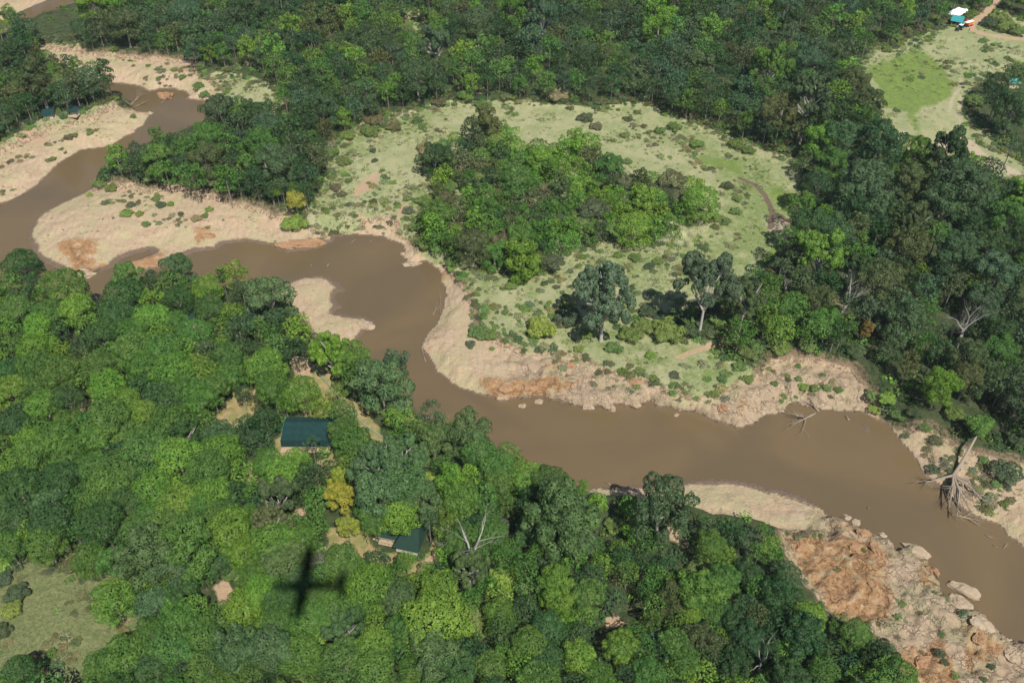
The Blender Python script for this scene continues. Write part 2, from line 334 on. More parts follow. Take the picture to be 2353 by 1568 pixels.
for pl, a_ in (([(1560,330),(1720,330),(1830,440),(1820,560),(1700,650),(1560,680),(1500,600),(1620,540),(1660,430)], .9), ([(720,320),(860,255),(1050,240),(1040,290),(960,320),(880,330),(800,400),(780,480),(700,500)], .7), ([(930,430),(1000,420),(1060,590),(1300,600),(1500,550),(1600,600),(1500,680),(1300,670),(1100,650),(1000,590)], .7), ([(1250,700),(1450,690),(1750,760),(1750,850),(1640,940),(1480,880),(1280,820)], .65), ([(1400,240),(1560,270),(1760,340),(1700,360),(1420,300)], .6), ([(2100,165),(2340,175),(2260,205),(2140,200)], .7)):
    lush = np.maximum(lush, a_ * np.clip(0.5 + sdist(GX + 1.5 * JX, GY + 1.5 * JY, P2W(pl, 4)) / 22, 0, 1))
H = blur(H, 2); WID = blur(WID, 5)
dout = -dw
ridge = 1 - np.abs(2 * fbm(GX / 7 + 0.3 * fbm(GX / 3, GY / 3, 8), GY / 7, 9, 5) - 1)
nz = fbm(GX / 14, GY / 14, 21, 4) - 0.5
fine = fbm(GX / 2.6, GY / 2.6, 23, 4) - 0.5
gul = fbm(GX / 3.5, GY / 3.5, 41, 3)
wj = WID * (0.65 + 0.9 * gul)
slope = sstep(-0.15, 1, dout / wj)
Z = H * np.clip(slope, 0, 1)
steep = np.clip(1 - np.abs(slope - 0.5) * 2, 0, 1)
inner = np.clip(dout / 3, 0, 1)
# eroded steps where the ground climbs from bar to plateau
gy, gx = np.gradient(H); scarp = np.clip((np.abs(gx) + np.abs(gy)) * 2.0, 0, 1)
cliff = scarp * (sand > 0.05)
Z += inner * (nz * 0.9 + fine * (0.22 + 0.20 * scarp + 0.45 * cliff + 0.5 * steep * (WID < 8)))
rid2 = 1 - np.abs(2 * fbm(GX / 4.2 + 0.6 * fine, GY / 5.5, 19, 5) - 1)
Z += rockm * inner * (np.clip(ridge - 0.66, 0, 1) * 3.0 + np.clip(rid2 - 0.55, 0, 1) * 2.4 - 0.7 + fine * 1.3)
stp = Z / 0.75 + fine * 0.7
terr = (np.floor(stp) + sstep(0.62, 1.0, stp - np.floor(stp))) * 0.75
Z = np.where((rockm > 0.05) & (dout > 0.8), Z + (terr - Z) * 0.75 * rockm, Z)
Z = np.maximum(Z, np.minimum(0.05 + 0.09 * dout, 0.5))
Z = np.where(dw > -0.05, -1.6 * sstep(-0.05, 4.0, dw) - 0.05, Z)
far_out = (np.abs(GX) > 312) | (GY > 575) | (GY < 80)
Z = np.where(far_out & (dw < 0), 6.0, Z)
Z = np.where((far_out == 0) & (dw < 0), Z, Z)
Z = np.where(bar > 0, 0.04 + 0.06 * bar, Z)
# wet rim on shallow bars
wet = np.clip(1.0 - dout / (0.7 + 3.2 * sstep(8, 13, WID) * (0.15 + 1.3 * fbm(GX / 11, GY / 11, 77)) + 1.0 * gul), 0, 1) * (dout > -1)
wet = np.maximum(np.maximum(wet, mud), bar > -0.5)
ny, nx = GX.shape
gyw, gxw = np.gradient(blur(dw, 2)); gxw /= np.gradient(xs)[None, :]; gyw /= np.gradient(ys)[:, None]
ln = np.sqrt(gxw ** 2 + gyw ** 2) + 1e-6
ledge = np.clip(rockm * 1.3, 0, 1) * sstep(4.5, 1.0, dout) * (dout > 0) * np.clip(Z - 0.5, 0, 3) * 0.75
VX = GX + gxw / ln * ledge; VY = GY + gyw / ln * ledge
idx = np.arange(ny * nx).reshape(ny, nx)
quads = np.stack([idx[:-1, :-1], idx[:-1, 1:], idx[1:, 1:], idx[1:, :-1]], -1).reshape(-1, 4)
tm = mesh_from('terrain', np.stack([VX, VY, Z], -1).reshape(-1, 3), quads, None, True)
def put_attr(me, name, chans):
    a = me.attributes.new(name, 'FLOAT_COLOR', 'POINT')
    chans = list(chans) + ([np.ones(chans[0].shape)] if len(chans) == 3 else [])
    a.data.foreach_set('color', np.stack([c.ravel() for c in chans], -1).astype(np.float32).ravel())
put_attr(tm, 'ma', (sand, grass, orange)); field = np.clip(0.5 + sdist(QX, QY, P2W(GRASS['low_field'][0], 6)) / 4, 0, 1)
put_attr(tm, 'mb', (marsh, wet, np.maximum(track, red), field)); put_attr(tm, 'md', (lush, lush, lush)); put_attr(tm, 'mc', (lawn, pale, scarp * inner * np.clip(sand * 1.6 + 0.25, 0, 1), rockm))

def ground_material():
    m, t, b = new_mat('ground'); L = t.links.new
    geo = nd(t, 'ShaderNodeNewGeometry')
    def noise(sc, det=5, rough=0.6, dist=0.0):
        n = nd(t, 'ShaderNodeTexNoise'); n.inputs['Scale'].default_value = sc; n.inputs['Detail'].default_value = det
        n.inputs['Roughness'].default_value = rough; n.inputs['Distortion'].default_value = dist
        L(geo.outputs['Position'], n.inputs['Vector']); return n.outputs['Fac']
    def mix(f, a, c):
        n = nd(t, 'ShaderNodeMix', data_type='RGBA')
        for s, v in ((0, f), (6, a), (7, c)):
            if isinstance(v, tuple): n.inputs[s].default_value = (*v, 1)
            elif isinstance(v, float): n.inputs[s].default_value = v
            else: L(v, n.inputs[s])
        return n.outputs[2]
    def rng(v, a, c, lo=0.0, hi=1.0):
        n = nd(t, 'ShaderNodeMapRange', interpolation_type='SMOOTHSTEP'); L(v, n.inputs[0])
        for i, q in enumerate((a, c, lo, hi)): n.inputs[1 + i].default_value = q
        return n.outputs[0]
    def math_(op, a, c):
        n = nd(t, 'ShaderNodeMath', operation=op)
        for i, v in enumerate((a, c)):
            if isinstance(v, float): n.inputs[i].default_value = v
            else: L(v, n.inputs[i])
        return n.outputs[0]
    chans = {}
    for nm in ('ma', 'mb', 'mc', 'md'):
        a = nd(t, 'ShaderNodeAttribute'); a.attribute_name = nm; s = nd(t, 'ShaderNodeSeparateColor'); L(a.outputs['Color'], s.inputs[0])
        for k, c in enumerate('rgb'): chans[nm + c] = s.outputs[k]
        chans[nm + 'a'] = a.outputs['Alpha']
    n1 = noise(0.35, 6); n2 = noise(1.6, 5); n3 = noise(0.09, 4); n4 = noise(5.0, 3); n5 = noise(0.8, 6, 0.7, 1.0)
    def edge(mask, nz, amp=0.6, lo=0.38, hi=0.62):
        q = math_('MULTIPLY_ADD', math_('SUBTRACT', nz, 0.5), amp); t.nodes[-1]
        n = nd(t, 'ShaderNodeMath', operation='MULTIPLY_ADD'); L(math_('SUBTRACT', nz, 0.5), n.inputs[0]); n.inputs[1].default_value = amp; L(mask, n.inputs[2])
        return rng(n.outputs[0], lo, hi)
    # forest floor
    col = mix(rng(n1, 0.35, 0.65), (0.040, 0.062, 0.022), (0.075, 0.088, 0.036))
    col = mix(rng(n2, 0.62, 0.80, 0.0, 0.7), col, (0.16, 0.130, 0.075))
    # meadow
    gcol = mix(rng(n3, 0.38, 0.62), (0.385, 0.370, 0.200), (0.310, 0.325, 0.155))
    gcol = mix(rng(n1, 0.50, 0.70), gcol, (0.270, 0.305, 0.125))
    gcol = mix(rng(n5, 0.55, 0.75), gcol, (0.45, 0.395, 0.230))
    gcol = mix(rng(n4, 0.52, 0.70, 0.0, 0.75), gcol, (0.20, 0.235, 0.09))
    gcol = mix(math_('MULTIPLY', rng(n2, 0.50, 0.66), rng(n3, 0.42, 0.60)), gcol, (0.20, 0.245, 0.095))
    lu = nd(t, 'ShaderNodeMath', operation='MULTIPLY_ADD'); L(math_('SUBTRACT', n1, 0.5), lu.inputs[0]); lu.inputs[1].default_value = 2.2; L(chans['mdr'], lu.inputs[2])
    gcol = mix(rng(lu.outputs[0], 0.25, 1.0, 0.0, 0.85), gcol, mix(rng(n2, 0.35, 0.65), (0.215, 0.275, 0.085), (0.150, 0.205, 0.065)))
    gcol = mix(rng(n5, 0.30, 0.46, 0.5, 0.0), gcol, (0.235, 0.270, 0.115))
    pcol = mix(n2, (0.46, 0.36, 0.25), (0.54, 0.43, 0.31)); gcol = mix(math_('MULTIPLY', edge(chans['mcg'], n1, 0.8, 0.35, 0.75), 0.8), gcol, pcol)
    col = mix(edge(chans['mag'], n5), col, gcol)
    fcol = mix(rng(n5, 0.38, 0.62), (0.130, 0.165, 0.060), (0.225, 0.225, 0.100)); fcol = mix(rng(n2, 0.5, 0.7), fcol, (0.10, 0.14, 0.045)); col = mix(edge(chans['mba'], n5), col, fcol)
    lcol = mix(rng(n1, 0.4, 0.65), (0.25, 0.235, 0.085), (0.40, 0.30, 0.15))
    col = mix(edge(chans['mcr'], n5, 0.35), col, lcol)
    mcol = mix(rng(n1, 0.35, 0.65), (0.185, 0.265, 0.050), (0.150, 0.205, 0.058))
    mcol = mix(rng(n5, 0.58, 0.70), mcol, (0.115, 0.140, 0.050)); mcol = mix(rng(n4, 0.55, 0.7, 0.0, 0.5), mcol, (0.30, 0.33, 0.12))
    col = mix(edge(chans['mbr'], n5, 0.7), col, mcol)
    # sand
    scol = mix(rng(n1, 0.35, 0.65), (0.490, 0.372, 0.242), (0.440, 0.315, 0.195))
    scol = mix(rng(n5, 0.52, 0.72), scol, (0.56, 0.460, 0.325)); scol = mix(rng(n4, 0.55, 0.72, 0.0, 0.45), scol, (0.40, 0.29, 0.19))
    scol = mix(rng(n2, 0.60, 0.78, 0.0, 0.55), scol, (0.42, 0.28, 0.175))
    wv = nd(t, 'ShaderNodeTexWave', wave_type='BANDS'); wv.inputs['Scale'].default_value = 0.12; wv.inputs['Distortion'].default_value = 9.0; wv.inputs['Detail'].default_value = 4; wv.inputs['Detail Scale'].default_value = 0.6; L(geo.outputs['Position'], wv.inputs['Vector'])
    scol = mix(math_('MULTIPLY', rng(wv.outputs['Fac'], 0.72, 0.95, 0.0, 0.55), rng(n2, 0.35, 0.6)), scol, (0.36, 0.265, 0.175))
    both = math_('MULTIPLY', edge(chans['mag'], n1, 0.8), rng(n5, 0.50, 0.60))
    gs = mix(rng(n1, 0.4, 0.6), (0.36, 0.345, 0.17), (0.45, 0.40, 0.22))
    grassy = math_('MULTIPLY', rng(n3, 0.45, 0.58), rng(n2, 0.38, 0.60, 0.0, 0.85))
    rocky = mix(grassy, scol, gs)
    scol = mix(both, rocky, gs)
    col = mix(edge(chans['mar'], n5, 0.55), col, scol)
    ocol = mix(rng(n5, 0.35, 0.65), (0.315, 0.155, 0.058), (0.40, 0.245, 0.125))
    ocol = mix(rng(n2, 0.55, 0.72), ocol, (0.24, 0.115, 0.060))
    col = mix(math_('MULTIPLY', edge(chans['mab'], n5, 1.3, 0.46, 0.62), rng(n1, 0.34, 0.48, 0.25, 1.0)), col, ocol)
    tcol = mix(n2, (0.40, 0.275, 0.165), (0.50, 0.360, 0.230))
    col = mix(edge(chans['mbb'], n2, 0.4), col, tcol)
    # bedding cracks and dull weathered faces of the rock
    dn = nd(t, 'ShaderNodeTexNoise'); dn.inputs['Scale'].default_value = 0.5; dn.inputs['Detail'].default_value = 5; L(geo.outputs['Position'], dn.inputs['Vector'])
    va = nd(t, 'ShaderNodeVectorMath', operation='MULTIPLY_ADD'); L(dn.outputs['Color'], va.inputs[0]); va.inputs[1].default_value = (3.2, 3.2, 3.2); L(geo.outputs['Position'], va.inputs[2])
    def cracks(sc, w):
        v = nd(t, 'ShaderNodeTexVoronoi', feature='DISTANCE_TO_EDGE'); v.inputs['Scale'].default_value = sc; L(va.outputs[0], v.inputs['Vector'])
        return rng(v.outputs['Distance'], 0.0, w, 1.0, 0.0)
    ck = math_('MULTIPLY', math_('MAXIMUM', cracks(0.22, 0.05), math_('MULTIPLY', cracks(0.62, 0.06), 0.7)), rng(n1, 0.44, 0.58))
    rk = rng(chans['mca'], 0.25, 0.85)
    wea = mix(rng(n1, 0.40, 0.62), (0.350, 0.262, 0.170), (0.450, 0.345, 0.232)); wea = mix(rng(n3, 0.52, 0.62, 0.0, 0.6), wea, (0.265, 0.255, 0.135))
    rockc = mix(math_('MULTIPLY', rk, math_('SUBTRACT', 1.0, rng(chans['mab'], 0.35, 0.75, 0.0, 0.85))), col, wea)
    onlysand = math_('MULTIPLY', rng(chans['mar'], 0.35, 0.65), 0.85)
    col = mix(onlysand, col, rockc)
    col = mix(math_('MULTIPLY', math_('MULTIPLY', rk, ck), 0.28), col, (0.13, 0.085, 0.050))
    # bare earth on steep scarps
    col = mix(math_('MULTIPLY', rng(chans['mcb'], 0.25, 0.6), rng(n5, 0.44, 0.56)), col, (0.21, 0.145, 0.092))
    wcol = mix(n2, (0.125, 0.090, 0.062), (0.23, 0.165, 0.112))
    wf = edge(chans['mbg'], n2, 0.5, 0.25, 0.55)
    col = mix(wf, col, wcol)
    L(col, b.inputs['Base Color'])
    L(rng(wf, 0.0, 1.0, 0.92, 0.45), b.inputs['Roughness']); b.inputs['Specular IOR Level'].default_value = 0.2
    h = math_('ADD', math_('MULTIPLY', n5, 0.5), math_('MULTIPLY', n2, 0.35)); h2 = math_('SUBTRACT', math_('ADD', h, math_('MULTIPLY', n4, 0.15)), math_('MULTIPLY', math_('MULTIPLY', rk, ck), 0.5))
    bp = nd(t, 'ShaderNodeBump'); bp.inputs['Strength'].default_value = 0.95; bp.inputs['Distance'].default_value = 1.0
    L(h2, bp.inputs['Height']); L(bp.outputs[0], b.inputs['Normal'])
    return m
tm.materials.append(ground_material())
tag(link('terrain', tm), kind='structure')

def samp(A, x, y):
    i = int(np.clip(np.searchsorted(ys, y) - 1, 0, ny - 2)); j = int(np.clip(np.searchsorted(xs, x) - 1, 0, nx - 2))
    fx = (x - xs[j]) / (xs[j + 1] - xs[j]); fy = (y - ys[i]) / (ys[i + 1] - ys[i])
    fx = min(max(fx, 0), 1); fy = min(max(fy, 0), 1)
    return (A[i, j] * (1 - fx) + A[i, j + 1] * fx) * (1 - fy) + (A[i + 1, j] * (1 - fx) + A[i + 1, j + 1] * fx) * fy
def ground(x, y): return float(samp(Z, x, y))
def hit(px, py):
    """ground point seen at a pixel"""
    z = 3.0
    for _ in range(6):
        x, y = at(px, py, z); z = max(0.0, ground(x, y))
    return float(x), float(y), float(z)

# water
def water_material():
    m, t, b = new_mat('muddy_water'); L = t.links.new
    geo = nd(t, 'ShaderNodeNewGeometry')
    n = nd(t, 'ShaderNodeTexNoise'); n.inputs['Scale'].default_value = 0.02; n.inputs['Detail'].default_value = 3; n.inputs['Distortion'].default_value = 1.5
    L(geo.outputs['Position'], n.inputs['Vector'])
    mx = nd(t, 'ShaderNodeMix', data_type='RGBA'); mx.inputs[6].default_value = (0.156, 0.109, 0.054, 1); mx.inputs[7].default_value = (0.128, 0.093, 0.050, 1)
    mr = nd(t, 'ShaderNodeMapRange'); mr.inputs[1].default_value = 0.38; mr.inputs[2].default_value = 0.62; L(n.outputs['Fac'], mr.inputs[0])
    L(mr.outputs[0], mx.inputs[0]); L(mx.outputs[2], b.inputs['Base Color'])
    b.inputs['Roughness'].default_value = 0.06; b.inputs['Specular IOR Level'].default_value = 0.5; b.inputs['IOR'].default_value = 1.5
    n2 = nd(t, 'ShaderNodeTexNoise'); n2.inputs['Scale'].default_value = 1.1; n2.inputs['Detail'].default_value = 4
    L(geo.outputs['Position'], n2.inputs['Vector'])
    bp = nd(t, 'ShaderNodeBump'); bp.inputs['Strength'].default_value = 0.06; bp.inputs['Distance'].default_value = 0.25
    L(n2.outputs['Fac'], bp.inputs['Height']); L(bp.outputs[0], b.inputs['Normal'])
    return m
M_WATER = water_material()
wv = [(-480, 60, 0), (480, 60, 0), (480, 640, 0), (-480, 640, 0)]
tag(link('river_water', mesh_from('river_water', wv, [(0, 1, 2, 3)], M_WATER)), kind='structure')

# ------------------------------------------------------------------ tree building blocks
def leaf_cloud(rng, lobes, n, leaf, zmin, up=-0.35, jit=0.52, hide=0.22):
    """leaf-sized quads on the skin of many small lobes; returns verts (4n,3) and tint"""
    C = np.array([l[0] for l in lobes]); R = np.array([l[1] for l in lobes])
    w = R ** 2; w /= w.sum()
    k = rng.choice(len(lobes), n, p=w)
    d = rng.normal(size=(n, 3)); d /= np.linalg.norm(d, axis=1, keepdims=True)
    keep = d[:, 2] > up; k = k[keep]; d = d[keep]
    p = C[k] + d * (R[k] * rng.uniform(0.86, 1.08, len(k)))[:, None]
    ins = np.zeros(len(p))
    for c, r in zip(C, R):
        ins = np.maximum(ins, 1 - np.linalg.norm(p - c, axis=1) / r)
    keep = (ins < hide) & (p[:, 2] > zmin); p = p[keep]; d = d[keep]; k = k[keep]
    nn = d + rng.normal(size=d.shape) * jit * 0.6; nn /= np.linalg.norm(nn, axis=1, keepdims=True)
    a = np.cross(nn, rng.normal(size=nn.shape)); a /= np.linalg.norm(a, axis=1, keepdims=True) + 1e-9
    b = np.cross(nn, a)
    s = leaf * rng.uniform(0.55, 1.25, len(p)); s2 = s * rng.uniform(0.6, 1.0, len(p))
    a *= s[:, None]; b *= s2[:, None]
    v = np.stack([p - a * .5, p - b * .5 + a * .1, p + a * .5, p + b * .5 - a * .1], 1).reshape(-1, 3)
    lobt = rng.uniform(0, 1, len(lobes))[k]
    tint = np.clip(0.55 * rng.uniform(0, 1, len(p)) + 0.45 * lobt, 0, 1)
    return v, np.repeat(tint, 4)

def lobes_for(rng, kind):
    L = []
    def minors(c, r, n, f, upz=-0.2):
        for _ in range(n):
            while True:
                d = rng.normal(size=3); d /= np.linalg.norm(d)
                if d[2] > upz: break
            L.append((c + d * r * 0.72, r * f * rng.uniform(0.75, 1.25)))
    if kind == 'dome':
        for i in range(13):
            t = i * 2.39996; q = math.sqrt((i + 0.5) / 13) * 0.68
            c = np.array([q * math.cos(t), q * math.sin(t), 0.50 * (1 - q * q * 1.35) + rng.uniform(-.06, .06)])
            r = rng.uniform(0.30, 0.40); L.append((c, r * 0.85)); minors(c, r, 9, 0.42)
        for i in range(9):
            t = i * .698 + rng.uniform(-.2, .2); c = np.array([.70 * math.cos(t), .70 * math.sin(t), rng.uniform(-.40, -.15)]); r = rng.uniform(.26, .33); L.append((c, r * .8)); minors(c, r, 6, .42)
    elif kind == 'lump':
        for i in range(11):
            t = i * 2.39996 + rng.uniform(-.3, .3); q = math.sqrt((i + 0.3) / 11) * 0.78
            c = np.array([q * math.cos(t), q * math.sin(t), 0.55 * (1 - q * q * 1.3) + rng.uniform(-.22, .18)])
            r = rng.uniform(0.22, 0.38); L.append((c, r * 0.8)); minors(c, r, 8, 0.45)
        for i in range(8):
            t = i * .785 + rng.uniform(-.3, .3); q = rng.uniform(.45, .75); c = np.array([q * math.cos(t), q * math.sin(t), rng.uniform(-.65, -.2)]); r = rng.uniform(.24, .34); L.append((c, r * .8)); minors(c, r, 6, .45)
    elif kind == 'tall':
        for i in range(13):
            z = -0.75 + 1.75 * i / 12; q = 0.62 * math.sqrt(max(0.05, 1 - (z - 0.05) ** 2 * 0.95)) * rng.uniform(0.6, 1.05); t = i * 2.39996
            c = np.array([q * math.cos(t), q * math.sin(t), z]); r = rng.uniform(0.28, 0.40)
            L.append((c, r * 0.8)); minors(c, r, 7, 0.45)
    elif kind == 'open':
        for i in range(17):
            t = i * 2.39996 + rng.uniform(-.4, .4); q = math.sqrt((i + 0.3) / 17) * 0.86
            c = np.array([q * math.cos(t), q * math.sin(t), 0.62 * (1 - q * q) + rng.uniform(-.45, .18)])
            r = rng.uniform(0.17, 0.31); minors(c, r, 8, 0.46, -0.4)
    elif kind == 'bush':
        for i in range(9):
            t = i * 2.39996; q = math.sqrt((i + 0.3) / 9) * 0.66
            c = np.array([q * math.cos(t), q * math.sin(t), 0.22 * (1 - q * q) + rng.uniform(-.12, .15)])
            r = rng.uniform(0.28, 0.42); L.append((c, r * 0.8)); minors(c, r, 7, 0.40)
    return L

def crown_mesh(name, kind, seed, n, leaf):
    rng = np.random.default_rng(seed)
    v, t = leaf_cloud(rng, lobes_for(rng, kind), n, leaf, -0.8 if kind in ('dome',) else -1.2, up={'open': -0.7}.get(kind, -0.45))
    f = np.arange(len(v)).reshape(-1, 4)
    me = mesh_from(name, v, f, M_LEAF)
    a = me.attributes.new('tint', 'FLOAT', 'POINT'); a.data.foreach_set('value', t.astype(np.float32))
    return me

def trunk_mesh(seed, limbs, spread, top=0.0, mat=None):
    """unit trunk: height 1 up to the crown's middle, width in crown radii"""
    r = random.Random(seed); mb = MB()
    lx, ly = r.uniform(-.12, .12), r.uniform(-.12, .12)
    pts = [(lx * math.sin(q * 1.7), ly * math.sin(q * 2.1), q) for q in (-0.06, 0.0, 0.08, 0.3, 0.55, 0.8, 1.0)]
    mb.tube(pts, [0.115, 0.10, 0.075, 0.062, 0.055, 0.045, 0.025], 7)
    for k in range(limbs):
        a = k * 2.4 + r.uniform(-.4, .4); z0 = r.uniform(0.5, 0.85); e = r.uniform(0.55, 1.0) * spread; up = r.uniform(0.2, 0.5) + top
        b0 = Vector((lx * math.sin(z0 * 1.7), ly * math.sin(z0 * 2.1), z0))
        m1 = b0 + Vector((math.cos(a) * e * .45, math.sin(a) * e * .45, up * .45)); m2 = b0 + Vector((math.cos(a + .3) * e, math.sin(a + .3) * e, up))
        mb.tube([b0, m1, m2], [0.042, 0.028, 0.012], 5, False)
        for s in (-1, 1):
            a2 = a + s * r.uniform(.4, .9); e2 = e * .5
            mb.tube([m1, m1 + Vector((math.cos(a2) * e2, math.sin(a2) * e2, up * .5))], [0.018, 0.007], 4, False)
    return mesh_from('trunk', mb.v, mb.f, mat or M_BARK, True)

def branchy(mb, p, d, L, rad, lev, r, droop=0.0, spread=0.7, kids=3):
    pts = [p]; rr = [rad]; q = p.copy(); dd = d.copy()
    for i in range(3):
        dd = (dd + Vector((r.uniform(-1, 1), r.uniform(-1, 1), r.uniform(-1, 1) - droop)) * 0.22).normalized()
        q = q + dd * L / 3; pts.append(q.copy()); rr.append(rad * (1 - 0.22 * (i + 1)))
    mb.tube(pts, rr, 6 if lev > 2 else 4 if lev > 1 else 3, False)
    if lev <= 0: return
    for k in range(kids + (1 if lev > 2 else 0)):
        o = pts[r.choice((1, 2, 3, 3))]
        nd_ = (dd + Vector((r.uniform(-1, 1), r.uniform(-1, 1), r.uniform(-.6, 1))) * spread).normalized()
        branchy(mb, o, nd_, L * r.uniform(0.5, 0.8), rr[-1] * r.uniform(.6, .9), lev - 1, r, droop, spread, kids)

def dead_tree_parts(seed, h, fine=4, spread=0.75, kids=3):
    r = random.Random(seed); tr = MB(); br = MB()
    pts = [Vector((0, 0, -0.4)), Vector((0, 0, 0)), Vector((r.uniform(-.3, .3), r.uniform(-.3, .3), h * .22)), Vector((r.uniform(-.5, .5), r.uniform(-.5, .5), h * .45))]
    tr.tube(pts, [h * .035, h * .028, h * .022, h * .016], 8)
    for k in range(4):
        a = k * 1.6 + r.uniform(-.4, .4); d = Vector((math.cos(a) * .6, math.sin(a) * .6, 1)).normalized()
        branchy(br, pts[-1] if k % 2 else pts[2].lerp(pts[3], .6), d, h * .28, h * .012, fine, r, 0, spread, kids)
    return tr, br

KINDS = {}
for kind, cnt, n, leaf in (('dome', 5, 34000, 0.060), ('lump', 5, 30000, 0.060), ('tall', 3, 20000, 0.080), ('open', 4, 27000, 0.058), ('bush', 4, 14000, 0.080)):
    KINDS[kind] = [crown_mesh('crown', kind, 100 + 10 * i + len(kind), n, leaf) for i in range(cnt)]
TRUNKS = [trunk_mesh(40 + i, 5, 0.55) for i in range(3)]
TRUNKS_OPEN = [trunk_mesh(60 + i, 11, 0.95, 0.12, plain('pale_bark_%d' % i, (0.42, 0.38, 0.33), 0.85, var=.25, scale=6)) for i in range(2)]

COLS = {'b': (0.138, 0.262, 0.034), 'm': (0.090, 0.186, 0.034), 'd': (0.044, 0.096, 0.031), 'g': (0.070, 0.124, 0.052), 'o': (0.092, 0.120, 0.042),
        'y': (0.30, 0.33, 0.045), 'r': (0.20, 0.125, 0.035), 'h': (0.100, 0.152, 0.086), 'p': (0.17, 0.20, 0.085)}
TREES = []     # dicts: crown px, r px, colour, kind

